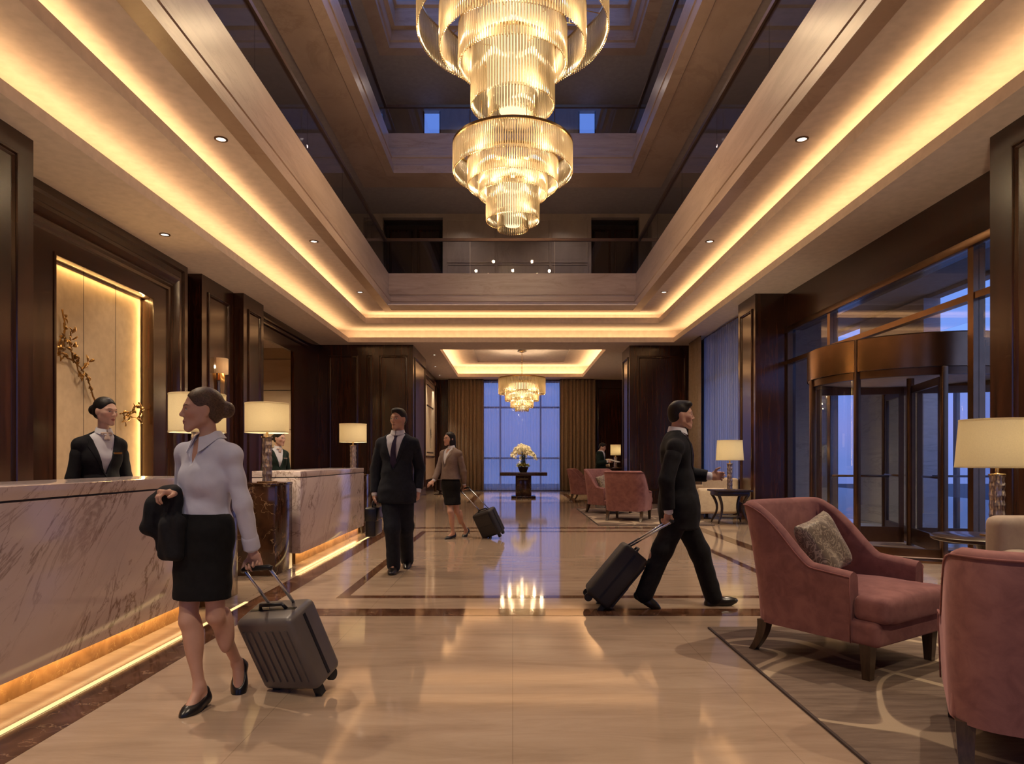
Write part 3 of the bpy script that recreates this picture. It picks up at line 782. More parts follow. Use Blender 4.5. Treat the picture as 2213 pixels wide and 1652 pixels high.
# two pilasters and the passage
wall('pillar_left_middle', [(-6.2, -5.50, 11.87, 13.21, 0, H0)])
wall('pillar_left_far', [(-6.2, -5.31, 13.24, 14.3, 0, H0)])
panels('p', [((-5.50,0,0), NY, NX, 12.10, 13.0, 0.35, 4.28), ((-5.31,0,0), NY, NX, 13.45, 14.12, 0.35, 4.28)])
wall('wall_passage', [(-5.65, -5.57, 14.3, 14.95, 0, H0), (-5.65, -5.57, 14.95, 17.08, 4.0, H0), (-5.65, -5.57, 17.08, 19.25, 0, H0)])
trim([(-5.57, -5.50, 14.3, 19.2, H0-0.16, H0), (-5.57, -5.53, 14.3, 19.2, H0-0.26, H0-0.16)], M['wood_trim'], 0.008)
structure(boxes('wall_corridor', [(-10, -5.95, 19.75, 19.95, 0, H0), (-10.0, -9.8, 12, 19.8, 0, H0), (-10, -6.2, 14.2, 14.35, 0, H0)], M['stone']))
trim([(-9.8, -5.95, 19.735, 19.75, z, z+0.012) for z in (1.0, 2.15, 3.3, 4.22)], M['groove'])
# back-left block, left end wall
wall('wall_block_left', [(-5.95, -2.85, 19.2, 22.0, 0, H0)])
panels('p', [((0,19.2,0), NX, -NY, a, b, 0.35, 4.25) for a, b in ((-5.28, -4.42), (-4.18, -4.02), (-3.82, -3.0))] + [((-2.85,0,0), NY, NX, 19.5, 21.75, 0.35, 4.25)])
wall('wall_end_left', [(-4.0, -3.12, 22.0, YF, 0, H0)])
structure(boxes('wall_alcove', [(-3.118, -3.09, 23.2, 26.6, 0.55, 4.15)], M['niche']))
trim([(-3.12, -3.0, 22.0, YF, 4.15, 4.3), (-3.12, -3.02, 23.0, 23.2, 0, 4.15), (-3.12, -3.02, 26.6, 26.8, 0, 4.15)], M['wood_trim'], 0.01)
# back wall with the tall window
WX0, WX1 = -1.25, 1.99
wall('wall_back', [(-4.0, WX0, YF, YF+0.3, 0, H0), (WX1, 7.2, YF, YF+0.3, 0, H0), (WX0, WX1, YF, YF+0.3, 4.5, H0), (WX0, WX1, YF, YF+0.3, 0, 0.07)])
panels('p', [((0,YF,0), NX, -NY, 3.45, 4.6, 0.35, 4.25), ((0,YF,0), NX, -NY, 4.8, 6.4, 0.35, 4.25)])
w3 = empty('window_3', kind='structure')
boxes('pane', [(WX0, WX1, YF+0.14, YF+0.15, 0.05, 4.5)], M['glass'], w3)
boxes('mullion', [(x-0.035, x+0.035, YF+0.1, YF+0.2, 0.05, 4.5) for x in (WX0+0.03, -0.51, 1.15, WX1-0.03)], M['bronze'], w3)
boxes('transom', [(WX0, WX1, YF+0.11, YF+0.19, z-0.035, z+0.035) for z in (0.06, 1.33, 3.42, 4.47)], M['bronze'], w3)
# right block, right window wall, pillars, glazing
wall('wall_block_right', [(3.36, 5.3, 19.3, 20.6, 0, H0)])
panels('p', [((0,19.3,0), NX, -NY, 3.58, 5.0, 0.35, 4.25), ((3.36,0,0), NY, -NX, 19.5, 20.4, 0.35, 4.25)])
wall('wall_end_right', [(6.9, 7.2, 20.6, YF, 0, H0), (5.3, 7.2, 20.45, 20.6, 0, H0)])
wall('wall_right', [(5.2, 5.5, 14.28, 14.5, 0, H0), (5.2, 5.5, 18.5, 19.4, 0, H0), (5.2, 5.5, 14.5, 18.5, 4.5, H0), (5.2, 5.5, 14.5, 18.5, 0, 0.3)])
w2 = empty('window_2', kind='structure')
boxes('pane', [(5.33, 5.34, 14.5, 18.5, 0.3, 4.5)], M['glass'], w2)
boxes('mullion', [(5.3, 5.38, y-0.03, y+0.03, 0.3, 4.5) for y in (14.53, 15.8, 17.1, 18.47)], M['bronze'], w2)
boxes('transom', [(5.3, 5.38, 14.5, 18.5, z-0.03, z+0.03) for z in (0.33, 3.4)], M['bronze'], w2)
wall('pillar_right_middle', [(4.80, 5.6, 13.28, 14.28, 0, H0)])
panels('p', [((4.80,0,0), NY, -NX, 13.42, 14.12, 0.35, 4.28)])
wall('pillar_right_near', [(4.88, 5.8, YN, 6.86, 0, H0)])
panels('p', [((4.88,0,0), NY, -NX, a, b, 0.35, 4.33) for a, b in ((0.6, 2.5), (2.75, 4.6), (4.85, 6.55))])
wall('beam_right', [(5.43, 5.75, 6.86, 13.28, 3.82, H0)])
trim([(5.36, 5.43, 6.86, 13.28, 3.76, 3.86)], M['bronze'], 0.006)
NWIN = ((-4.2, -1.6), (1.6, 4.2))  # unseen windows assumed behind the camera, sized for cool fill light
wall('wall_near', [(-6, -4.2, YN-0.2, YN, 0, H0), (-1.6, 1.6, YN-0.2, YN, 0, H0), (4.2, 6, YN-0.2, YN, 0, H0)] + [(a, b, YN-0.2, YN, z0, z1) for a, b in NWIN for z0, z1 in ((0, 0.3), (4.2, H0))])
for i, (a, b) in enumerate(NWIN):
    w = empty('window_%d' % (7+i), kind='structure')
    boxes('pane', [(a, b, YN-0.11, YN-0.10, 0.3, 4.2)], M['glass'], w)
    boxes('mullion', [(x-0.03, x+0.03, YN-0.14, YN-0.07, 0.3, 4.2) for x in (a+0.03, (a+b)/2, b-0.03)], M['bronze'], w)
# skirting
structure(boxes('baseboard_left', [(-4.95, -4.93, 2.0, 6.93, 0, 0.14), (-2.85, -2.83, 19.2, 22.0, 0, 0.14), (-5.57, -2.83, 19.18, 19.2, 0, 0.14), (-3.12, -3.09, 22.0, YF, 0, 0.14)], M['wood_trim']))
structure(boxes('baseboard_right', [(4.86, 4.88, 2.0, 6.86, 0, 0.14), (4.78, 4.80, 13.28, 14.28, 0, 0.14), (3.34, 3.36, 19.3, 20.6, 0, 0.14), (3.34, 5.2, 19.28, 19.3, 0, 0.14)], M['wood_trim']))
# front glazing
w1 = empty('window_1', kind='structure')
GXp = 5.45
for a, b, z0, z1 in ((11.5, 13.25, 0.08, 3.14), (11.5, 13.25, 3.22, 3.76), (7.95, 11.4, 3.22, 3.76), (7.95, 11.4, 2.9, 3.14), (6.9, 7.85, 0.08, 3.14), (6.9, 7.85, 3.22, 3.76)):
    boxes('pane', [(GXp, GXp+0.01, a, b, z0, z1)], M['glass'], w1)
boxes('transom', [(GXp-0.05, GXp+0.06, 6.86, 13.28, 3.14, 3.22)], M['bronze_drum'], w1)
boxes('mullion', [(GXp-0.06, GXp+0.08, y-0.05, y+0.05, 0, 3.8) for y in (7.9, 11.45)], M['bronze_drum'], w1)
boxes('jamb', [(GXp-0.04, GXp+0.06, 13.2, 13.28, 0, 3.8), (GXp-0.04, GXp+0.06, 6.86, 6.9, 0, 3.8)], M['bronze'], w1)
boxes('sill', [(GXp-0.04, GXp+0.06, 11.5, 13.2, 0, 0.08), (GXp-0.04, GXp+0.06, 6.9, 7.85, 0, 0.08)], M['bronze'], w1)
# ---- revolving door
d1 = empty('door_1', (5.75, 9.7, 0), label='bronze drum revolving door with glass wings', kind='structure')
R0 = 1.34
def arc_pts(r, a0, a1, n): return [(r*math.cos(math.radians(a0+(a1-a0)*i/n)), r*math.sin(math.radians(a0+(a1-a0)*i/n))) for i in range(n+1)]
def arc_wall(name, r, th, a0, a1, z0, z1, mat, n=24, parent=d1):
    bm = bmesh.new(); rows = []
    for (x, y), (x2, y2) in zip(arc_pts(r, a0, a1, n), arc_pts(r-th, a0, a1, n)):
        rows.append([bm.verts.new(p) for p in ((x,y,z0),(x,y,z1),(x2,y2,z1),(x2,y2,z0))])
    for i in range(n):
        for k in range(4): bm.faces.new((rows[i][k], rows[i][(k+1)%4], rows[i+1][(k+1)%4], rows[i+1][k]))
    bm.faces.new(rows[0]); bm.faces.new(rows[-1][::-1])
    return from_bm(name, bm, mat, parent, auto=0.6)
lathe_obj('drum', [(R0+0.03, 2.43), (R0+0.03, 2.85), (R0, 2.87), (0.0, 2.87)], M['bronze_drum'], d1, n=64, cap=False)
lathe_obj('drum_ceiling', [(R0+0.02, 2.435), (R0-0.3, 2.45), (0.0, 2.45)], M['plaster'], d1, n=48, cap=False)
arc_wall('head_ring', R0, 0.07, 0, 359.9, 2.33, 2.43, M['bronze'], 64)
arc_wall('base_ring', R0, 0.07, 0, 359.9, 0.02, 0.12, M['bronze'], 64)
for a in (130, 171, 212, 255, 310, 351, 32, 75):
    x, y = R0*math.cos(math.radians(a)), R0*math.sin(math.radians(a))
    boxes('post', [(x-0.035, x+0.035, y-0.035, y+0.035, 0.02, 2.86 if a == 212 else 2.43)], M['bronze'], d1, bevel=0.008)
for a0, a1 in ((130, 171), (171, 212), (310, 351), (-9, 32)):
    arc_wall('curved_glass', R0-0.03, 0.012, a0+1.5, a1-1.5, 0.12, 2.33, M['glass'], 14)
for a in (75, 165, 255, 345):
    u = Vector((math.cos(math.radians(a)), math.sin(math.radians(a)), 0)); v = Vector((-u.y, u.x, 0))
    wg = empty('wing', (0, 0, 0)); wg.parent = d1
    bm = bmesh.new()
    for c, hx, hz in ((u*1.22+NZ*1.18, 0.035, 1.12), (u*0.12+NZ*1.18, 0.03, 1.12), (u*0.66+NZ*2.26, 0.56, 0.05), (u*0.66+NZ*0.17, 0.56, 0.11)):
        obox(bm, c, u, v, NZ, hx, 0.022, hz)
    from_bm('wing_frame', bm, M['bronze'], wg)
    bm = bmesh.new(); obox(bm, u*0.66+NZ*1.24, u, v, NZ, 0.52, 0.005, 0.97)
    from_bm('wing_glass', bm, M['glass'], wg)
    bm = bmesh.new()
    tube(bm, [u*0.3+v*0.07+NZ*1.02, u*1.05+v*0.07+NZ*1.02], 0.016)
    from_bm('push_bar', bm, M['bronze'], wg, smooth=True)
lathe_obj('centre_post', [(0.05, 0.02), (0.05, 2.43)], M['bronze'], d1, n=16)
lathe_obj('platform', [(1.75, 0.0), (1.75, 0.028), (1.70, 0.032), (1.55, 0.032), (1.5, 0.02), (0, 0.02)], M['bronze_drum'], d1, n=64, cap=False)
lathe_obj('entrance_mat', [(1.5, 0.021), (0, 0.0215)], M['fascia'], d1, n=48, cap=False)
# ---- outside
structure(boxes('ground_outside', [(-12.0, 5.42, -20.0, YN-0.2, -0.15, -0.005), (5.42, 15.0, -6.0, 13.4, -0.15, -0.005), (7.2, 15.0, 13.4, 36, -0.15, -0.005)], M['asphalt']))
structure(boxes('lawn_outside', [(15.0, 30.0, -6.0, 36, -0.3, -0.02), (-12, 5.4, YF+0.3, 36, -0.3, -0.02)], M['lawn']))
structure(boxes('canopy_outside', [(5.75, 7.65, -3, 17.5, 4.22, 4.6), (7.45, 7.65, -3, 17.5, 4.15, 4.65)], M['canopy']))
structure(boxes('pillar_outside', [(7.35, 7.65, 12.0, 14.2, 0, 4.15), (7.30, 7.70, 11.95, 14.25, 0, 0.3)], M['extstone']))
structure(boxes('wall_outside', [(5.62, 6.6, 13.9, 14.6, 0, 4.22)], M['extstone']))
# ================================================================ reception
def counter(name, label, y0, y1, xl, xr=-2.53):
    t = empty(name, ((xl+xr)/2, (y0+y1)/2, 0), label=label, cat='counter', group='marble reception counters')
    ox, oy = t.location.x, t.location.y
    hx, hy = (xr-xl)/2, (y1-y0)/2
    boxes('front_body', [(-hx, hx, -hy, hy, 0.136, 1.035)], M['counter'], t, bevel=0.004)
    boxes('shadow_gap', [(-hx+0.02, hx-0.014, -hy+0.014, hy-0.014, 1.034, 1.047)], M['groove'], t)
    boxes('worktop', [(-hx, hx, -hy, hy, 1.046, 1.118)], M['counter'], t, bevel=0.004)
    boxes('plinth', [(-hx+0.04, hx-0.08, -hy+0.06, hy-0.06, 0.0, 0.137)], M['kick'], t)
    return t
counter('reception_counter', 'long veined marble reception counter at the left edge, pale-shirted woman walking past it', 1.2, 5.52, -3.12)
counter('reception_counter', 'shorter veined marble reception counter between second and third lamp pedestals', 8.0, 11.4, -3.11)
# inlaid LED lines on the floor in front of the counters
for i, (a, b) in enumerate(((1.5, 5.9), (7.28, 11.0))):
    o = boxes('led_strip', [(-2.355, -2.325, a, b, 0.0, 0.006)], M['led'])
    meta(o, ['glowing floor light line along the long near counter', 'glowing floor light line along the shorter far counter'][i], 'light strip', 'floor light lines')
def pedestal(y0, y1, label):
    t = empty('lamp_pedestal', (-2.81, (y0+y1)/2, 0), label=label, cat='pedestal', group='dark marble lamp pedestals')
    h = (y1-y0)/2
    boxes('pedestal_body', [(-0.25, 0.25, -h, h, 0.0, 0.97)], M['emperador'], t, bevel=0.004)
    boxes('pedestal_top', [(-0.255, 0.255, -h-0.005, h+0.005, 0.97, 1.0)], M['emperador'], t, bevel=0.005)
pedestal(5.68, 6.25, 'dark brown marble pedestal behind the woman carrying the coat, ending the long counter')
pedestal(7.23, 7.79, 'dark brown marble pedestal standing right before the near end of the shorter counter')
pedestal(11.5, 12.08, 'dark brown marble pedestal at the far end of the shorter counter')
# ================================================================ lamps
def point(name, loc, power, col, r=0.04, parent=None):
    l = bpy.data.lights.new(name, 'POINT'); l.energy = power; l.color = col; l.shadow_soft_size = r
    o = bpy.data.objects.new(name, l); C.objects.link(o); o.location = loc
    if parent is not None: o.parent = parent
    return o
WARM = (1.0, 0.72, 0.42)
def table_lamp(loc, label, zc, zs0, zs1, r0, r1, group, power=16, square=False):
    "zc: column top, zs0..zs1: shade; heights above the lamp's foot"
    t = empty('table_lamp', loc, label=label, cat='lamp', group=group)
    boxes('lamp_base', [(-0.085, 0.085, -0.085, 0.085, 0.0, 0.014)], M['brass'], t, bevel=0.003)
    bm = bmesh.new()
    n = 8; prof = []
    for i in range(13):
        z = 0.014 + (zc-0.014)*i/12
        prof.append((0.058 - 0.006*(i % 2), z))
    lathe(bm, prof, n)
    from_bm('crystal_column', bm, M['column'], t)
    lathe_obj('column_cap', [(0.062, zc), (0.062, zc+0.012), (0.02, zc+0.016), (0.014, zc+0.02), (0.014, zs0+0.05)], M['brass'], t, n=16)
    bm = bmesh.new(); shell_cyl(bm, r0, r1, zs0, zs1, 0.006, 48)
    sh = from_bm('lamp_shade', bm, M['shade'], t, auto=0.6)
    for z, r in ((zs0, r0), (zs1, r1)):
        bm = bmesh.new(); shell_cyl(bm, r+0.002, r+0.002, z-0.006, z+0.006, 0.01, 48)
        from_bm('shade_trim', bm, M['shade'], sh, auto=0.6)
    bm = bmesh.new()
    tube(bm, [(0,0,zs0+0.04), (0,0,zs1-0.03)], 0.006)
    for k in range(3):
        a = 2*PI*k/3; tube(bm, [(0,0,zs1-0.035), ((r1-0.004)*math.cos(a), (r1-0.004)*math.sin(a), zs1-0.02)], 0.003, 6)
    from_bm('shade_holder', bm, M['brass'], t, smooth=True)
    zz = (zs0+zs1)/2
    lathe_obj('bulb', [(0.0, zz-0.06), (0.03, zz-0.03), (0.035, zz), (0.02, zz+0.03), (0, zz+0.04)], M['bulb_lamp'], t, n=16)
    point('bulb_light', (0.05, -0.05, zz), power, (1.0, 0.79, 0.50), 0.05, t)
    return t
M['bulb_lamp'] = emitter('lamp_bulb', (1.0, 0.72, 0.42), 6.0)
G = 'crystal table lamps'
table_lamp((-2.80, 5.96, 1.0), 'glowing drum lamp partly hidden behind the head of the woman with the coat', 0.52, 0.50, 0.83, 0.235, 0.235, G, 36)
table_lamp((-2.745, 7.5, 1.0), 'glowing drum lamp on the pedestal in front of the shorter marble counter', 0.50, 0.56, 0.88, 0.235, 0.235, G, 36)
table_lamp((-2.82, 11.85, 1.0), 'glowing drum lamp at the far end of the shorter counter, beside the man in navy', 0.50, 0.57, 0.885, 0.235, 0.235, G, 36)
table_lamp((3.97, 5.5, 0.624), 'large tapered lamp cut by the right picture edge, by the near pillar', 0.50, 0.57, 0.955, 0.295, 0.265, G, 54)
table_lamp((4.27, 13.2, 0.672), 'tapered lamp on the curved-leg side table beside the blue side window', 0.50, 0.58, 0.965, 0.265, 0.24, G, 42)
table_lamp((3.42, 22.3, 1.0), 'small distant lamp half hidden by the dark block, beside the green-jacketed person', 0.35, 0.42, 0.76, 0.17, 0.17, G, 22)
# wall sconce
sc = empty('wall_sconce', (-5.5, 12.55, 2.24), label='gold tasselled wall sconce with pale shade on the left pilaster', cat='wall lamp')
boxes('back_plate', [(0.0, 0.02, -0.07, 0.07, 0.5, 0.85)], M['gold'], sc, bevel=0.004)
bm = bmesh.new()
rows = []
for i in range(17):
    a = -PI/2 + PI*i/16
    x, y = 0.02+0.15*math.cos(a), 0.15*math.sin(a)
    rows.append([bm.verts.new(p) for p in ((x,y,0.62),(x,y,0.91),(0.02+(x-0.02)*0.97,y*0.97,0.91),(0.02+(x-0.02)*0.97,y*0.97,0.62))])
for i in range(16):
    for k in range(4): bm.faces.new((rows[i][k], rows[i][(k+1)%4], rows[i+1][(k+1)%4], rows[i+1][k]))
from_bm('sconce_shade', bm, M['sconce_shade'], sc, auto=0.8)
bm = bmesh.new()
for i in range(12):
    y0 = -0.10 + 0.2*i/11
    zb = 0.02 + 0.10*abs(i-7)/7
    tube(bm, [(0.07, y0, 0.64), (0.065, y0*0.75+0.01, 0.45), (0.06, y0*0.6+0.02, 0.25), (0.05, 0.03+y0*0.25, zb)], [0.006, 0.007, 0.008, 0.005], 6)
from_bm('tassel_strands', bm, M['gold'], sc, smooth=True)
point('sconce_light', (0.09, 0, 0.76), 2.2, WARM, 0.03, sc)

# ================================================================ chandeliers
def rod_ring(name, R, z0, z1, n, rr, mat, parent, sides=6, tip=True):
    bm = bmesh.new()
    for i in range(n):
        a = 2*PI*i/n
        x, y = R*math.cos(a), R*math.sin(a)
        vs = []
        for z, k in ((z1, 1.0), (z0+rr*1.2, 1.0), (z0, 0.35)):
            vs.append([bm.verts.new((x+rr*k*math.cos(2*PI*j/sides+a), y+rr*k*math.sin(2*PI*j/sides+a), z)) for j in range(sides)])
        for q in range(2):
            for j in range(sides): bm.faces.new((vs[q][j], vs[q+1][j], vs[q+1][(j+1)%sides], vs[q][(j+1)%sides]))
        bm.faces.new(vs[0]); bm.faces.new(vs[2][::-1])
    o = from_bm(name, bm, mat, parent, smooth=True)
    o['kind'] = 'stuff'
    return o
def chandelier(loc, label, group, tiers, rod, nk, mat, core, light, cable_top, cable_r=0.0, ring_h=0.035, cores=None):
    t = empty('chandelier', loc, label=label, cat='chandelier', group=group)
    for i, (R, z0, z1) in enumerate(tiers):
        bm = bmesh.new(); shell_cyl(bm, R+0.014, R+0.014, z1-0.005, z1+ring_h, 0.028, 72)
        rg = from_bm('tier_ring', bm, M['brass'], t, auto=0.6)
        n = int(2*PI*R/(rod*nk))
        rod_ring('crystal_rods', R, z0, z1, n, rod, mat, t)
        bm = bmesh.new()
        for k in range(n):      # small pins under every rod
            a = 2*PI*k/n
            lathe(bm, [(0.0, -0.012), (rod*0.55, -0.004), (rod*0.55, 0.004), (0, 0.008)], 5, (R*math.cos(a), R*math.sin(a), z0-0.004))
        pins = from_bm('rod_pins', bm, M['brass'], rg); pins['kind'] = 'stuff'
        # spokes carrying the ring
        rin = tiers[i+1][0] if i+1 < len(tiers) else 0.03
        for k in range(6):
            a = 2*PI*k/6 + 0.3
            tube_obj('ring_spoke', [(rin*0.9*math.cos(a), rin*0.9*math.sin(a), z1+0.015), (R*math.cos(a), R*math.sin(a), z1+0.015)], 0.008, M['brass'], rg, 6)
    for R, z0, z1 in (cores or []):
        lathe_obj('light_core', [(R*0.9, z0), (R, z0+0.02), (R, z1-0.02), (R*0.9, z1)], core, t, n=32)
    bm = bmesh.new()
    if cable_r > 0:
        for k in range(4):
            a = 2*PI*k/4 + 0.6
            tube(bm, [(cable_r*math.cos(a), cable_r*math.sin(a), tiers[0][2]), (cable_r*math.cos(a), cable_r*math.sin(a), cable_top)], 0.006, 6)
    else:
        n = 16
        for k in range(n):
            za = tiers[0][2]+0.1 + (cable_top-0.04-tiers[0][2]-0.1)*k/n; zb = tiers[0][2]+0.1 + (cable_top-0.04-tiers[0][2]-0.1)*(k+1)/n
            w = 0.022
            px, py = (w, 0) if k % 2 else (0, w)
            tube(bm, [(-px,-py,(za+zb)/2), (-px*.6,-py*.6,za-0.008), (px*.6,py*.6,za-0.008), (px,py,(za+zb)/2), (px*.6,py*.6,zb+0.008), (-px*.6,-py*.6,zb+0.008), (-px,-py,(za+zb)/2)], 0.005, 6)
    from_bm('suspension', bm, M['brass'], t, smooth=True)
    for i, pw in enumerate(light):
        R, z0, z1 = tiers[i]; rin = tiers[i+1][0] if i+1 < len(tiers) else 0.0
        n = 6 if i < 3 else (3 if rin else 1); rm = (R+rin)*0.5 if rin else 0.0
        for k in range(n):      # bulbs sitting in the gap between this tier and the next one in
            a = 2*PI*(k+0.5*(i % 2))/n
            point('chandelier_light', (rm*math.cos(a), rm*math.sin(a), z0+0.10), pw/n, WARM, 0.05, t)
    return t
Zc = EYE
up = [(1.553, 6.98, 7.62), (1.19, 6.71, 7.35), (0.877, 6.44, 7.05), (0.675, 5.79, 6.72), (0.392, 5.60, 6.05)]
lo = [(0.97, 4.695, 5.13), (0.733, 4.49, 4.86), (0.554, 4.334, 4.70), (0.429, 3.92, 4.45), (0.245, 3.78, 4.10)]
ch1 = chandelier((0, 11, Zc), 'largest crystal chandelier, uppermost, its top cut by the picture edge', 'atrium chandeliers', up, 0.0165, 2.9, M['rod'], M['core'],
    [300, 240, 190, 110, 40], 12.1, 1.19, cores=[(0.42, 5.98, 6.62), (0.60, 6.75, 7.2), (0.22, 5.70, 5.96)])
ch2 = chandelier((0, 11, Zc), 'five tier crystal chandelier hanging below the largest one', 'atrium chandeliers', lo, 0.0125, 2.9, M['rod'], M['core'],
    [180, 130, 90, 55, 20], 5.72, 0.60, cores=[(0.27, 4.08, 4.45), (0.42, 4.5, 4.8), (0.14, 3.85, 4.05)])
far = [(0.79, 1.0, 1.52), (0.57, 0.76, 1.08), (0.38, 0.54, 0.84), (0.22, 0.41, 0.62)]
ch3 = chandelier((0.317, 23.0, 2.52), 'drum-topped crystal chandelier on a chain before the far blue window', 'hall chandelier', far, 0.02, 2.6, M['rod_far'], M['core_far'],
    [110, 70, 40, 15], 2.44, cores=[(0.15, 0.5, 0.8), (0.45, 0.9, 1.35)])
l = bpy.data.lights.new('down_bulb', 'SPOT'); l.energy = 420; l.color = WARM; l.spot_size = math.radians(110); l.spot_blend = 0.8; l.shadow_soft_size = 0.06
o = bpy.data.objects.new('down_bulb', l); C.objects.link(o); o.location = (0, 0, 0.40); o.parent = ch3
lathe_obj('ceiling_rose', [(0.0, 2.40), (0.06, 2.42), (0.16, 2.455), (0.16, 2.463)], M['brass'], ch3, n=24)
# ================================================================ downlights
def downlight(loc, label, power=30, r=0.075, cone=100, group='recessed ceiling spotlights'):
    t = empty('recessed_downlight', loc, label=label, cat='downlight', group=group)
    lathe_obj('trim_ring', [(r*0.68, -0.001), (r*0.72, -0.012), (r, -0.010), (r*1.02, -0.001)], M['bronze'], t, n=24, cap=False)
    lathe_obj('lens', [(0, -0.004), (r*0.7, -0.004), (r*0.7, -0.001)], M['bulb'], t, n=24, cap=False)
    l = bpy.data.lights.new('downlight_beam', 'SPOT'); l.energy = power; l.color = (1.0, 0.80, 0.58); l.energy = power*13.0; l.spot_size = math.radians(cone); l.spot_blend = 0.9; l.shadow_soft_size = 0.04
    o = bpy.data.objects.new('downlight_beam', l); C.objects.link(o); o.location = (0, 0, -0.03); o.parent = t
Zd = 5.25
sp = 'spotlight in the %s cove ceiling, %s'
for x, side in ((-3.63, 'left'), (3.60, 'right')):
    for y, w in ((8.35, 'nearest and largest of its row of three'), (12.25, 'middle one of its row of three'), (15.95, 'farthest and smallest of its row of three')):
        downlight((x, y, Zd), sp % (side, w), {8.35: 40, 12.25: 32, 15.95: 14}[y], 0.08)
downlight((-5.08, 9.8, SOF), 'spotlight in the low ceiling above the niche moulding', 6, cone=90)
for x, y, w in ((-2.45, 21.0, 'nearest'), (-2.72, 23.6, 'middle'), (-2.83, 26.0, 'farthest')):
    downlight((x, y, SOF), 'small ceiling spotlight by the scroll wall, %s of the three there' % w, 18, 0.06, 80)
downlight((-6.6, 18.0, SOF), 'tiny spotlight in the ceiling of the stone-lined passage', 30, 0.06, 110)
# more of the same rows ahead of the picture edge: only their beams reach the view
# ================================================================ wall art
def leaf(bm, p, d, n, L, W):
    d, n = d.normalized(), n.normalized(); s = d.cross(n).normalized()
    prof = [(0.0, 0.02), (0.25, 0.75), (0.5, 1.0), (0.75, 0.7), (1.0, 0.03)]
    rows = []
    for t, w in prof:
        c = p + d*L*t + n*(0.02*math.sin(PI*t))
        rows.append([bm.verts.new(c - s*W*w*0.5), bm.verts.new(c + n*0.012*w), bm.verts.new(c + s*W*w*0.5), bm.verts.new(c - n*0.01*w)])
    for i in range(4):
        for k in range(4): bm.faces.new((rows[i][k], rows[i][(k+1)%4], rows[i+1][(k+1)%4], rows[i+1][k]))
def branch_art(label, paths, nleaf, seed):
    rnd = random.Random(seed)
    t = empty('wall_sculpture', (-5.79, 9.3, 2.0), label=label, cat='wall art', group='gilded branch wall sculptures')
    o = Vector((-5.79, 9.3, 2.0))
    bmb, bml = bmesh.new(), bmesh.new()
    for pp in paths:
        pts = []
        for x, y in pp:
            d = 5.79*F/(VX-x); pts.append(P(x, y, d) - o)
        # smooth by subdivision
        fine = []
        for a, b in zip(pts[:-1], pts[1:]):
            for k in range(4):
                fine.append(a.lerp(b, k/4) + Vector((rnd.uniform(-0.004, 0.012), rnd.uniform(-.012,.012), rnd.uniform(-.012,.012))))
        fine.append(pts[-1])
        tube(bmb, fine, [0.012 - 0.006*i/len(fine) for i in range(len(fine))], 6)
        k = max(2, int(nleaf*len(fine)/12))
        for q in range(k):
            i = rnd.randrange(1, len(fine))
            dirv = (fine[i]-fine[i-1]).normalized()
            a = rnd.uniform(-1.3, 1.3)
            dv = Vector((rnd.uniform(-.1, .35), dirv.y*math.cos(a)-dirv.z*math.sin(a), dirv.y*math.sin(a)+dirv.z*math.cos(a)))
            leaf(bml, fine[i]+Vector((0.01,0,0)), dv, Vector((1, rnd.uniform(-.5,.5), rnd.uniform(-.5,.5))), rnd.uniform(0.07, 0.12), rnd.uniform(0.035, 0.055))
    from_bm('branch', bmb, M['antique_gold'], t, smooth=True)
    from_bm('leaves', bml, M['antique_gold'], t, smooth=False)['kind'] = 'stuff'
branch_art('long gilded leafy branch climbing the lit niche left of the receptionist', [
    [(205, 866), (196, 845), (190, 820), (186, 808), (175, 800), (160, 782), (154, 762), (152, 748), (148, 738)],
    [(186, 812), (190, 822), (195, 842)], [(160, 782), (140, 770), (132, 778), (126, 760), (124, 745)],
    [(154, 762), (156, 776), (166, 790), (170, 815)], [(132, 728), (128, 745), (124, 765)],
    [(139, 700), (138, 728), (139, 750)], [(134, 670), (141, 702), (138, 730), (128, 728)], [(148, 738), (154, 730), (152, 715)], [(175, 800), (182, 790), (190, 782)]], 6, 3)
branch_art('small gilded twig right of the receptionist against the niche glow', [
    [(258, 896), (268, 893), (268, 908), (274, 912)], [(268, 905), (280, 900), (288, 884), (290, 880)], [(282, 902), (292, 904), (300, 908), (302, 900)], [(300, 870), (302, 885), (301, 905)]], 7, 5)
# hanging scroll
hs = empty('hanging_scroll', (-3.085, 24.95, 1.35), label='hanging scroll with ink tree painting on the far left wall', cat='painting')
boxes('scroll_mount', [(0.0, 0.012, -1.1, 1.1, 0.05, 2.6)], M['paper'], hs)
boxes('painting_sheet', [(0.012, 0.018, -0.9, 0.9, 0.2, 1.85)], M['paper'], hs)
boxes('painting_border', [(0.012, 0.022, -0.95, 0.95, 1.85, 1.90), (0.012, 0.022, -0.95, 0.95, 0.16, 0.2)], M['wood_dark'], hs)
bm = bmesh.new()
rnd = random.Random(4)
def twig(p, d, L, r, depth):
    q = p + d*L
    tube(bm, [p, p.lerp(q, .5)+Vector((0, rnd.uniform(-.03,.03), 0)), q], [r, r*0.8, r*0.6], 5)
    if depth:
        for k in range(3):
            a = rnd.uniform(-0.9, 0.9); dd = Vector((0, d.y*math.cos(a)-d.z*math.sin(a), d.y*math.sin(a)+d.z*math.cos(a)))
            twig(p + d*L*rnd.uniform(.5, 1), dd, L*0.68, r*0.6, depth-1)
twig(Vector((0.016, 0.15, 0.35)), Vector((0, -0.15, 0.98)), 0.38, 0.035, 4)
for v in bm.verts: v.co.x = 0.0185 + (v.co.x-0.0185)*0.08 + 0.0008
from_bm('ink_tree', bm, M['ink'], hs)
tube_obj('scroll_rod', [(0.02, -1.2, 0.03), (0.02, 1.2, 0.03)], 0.035, M['leg_wood'], hs, 12)
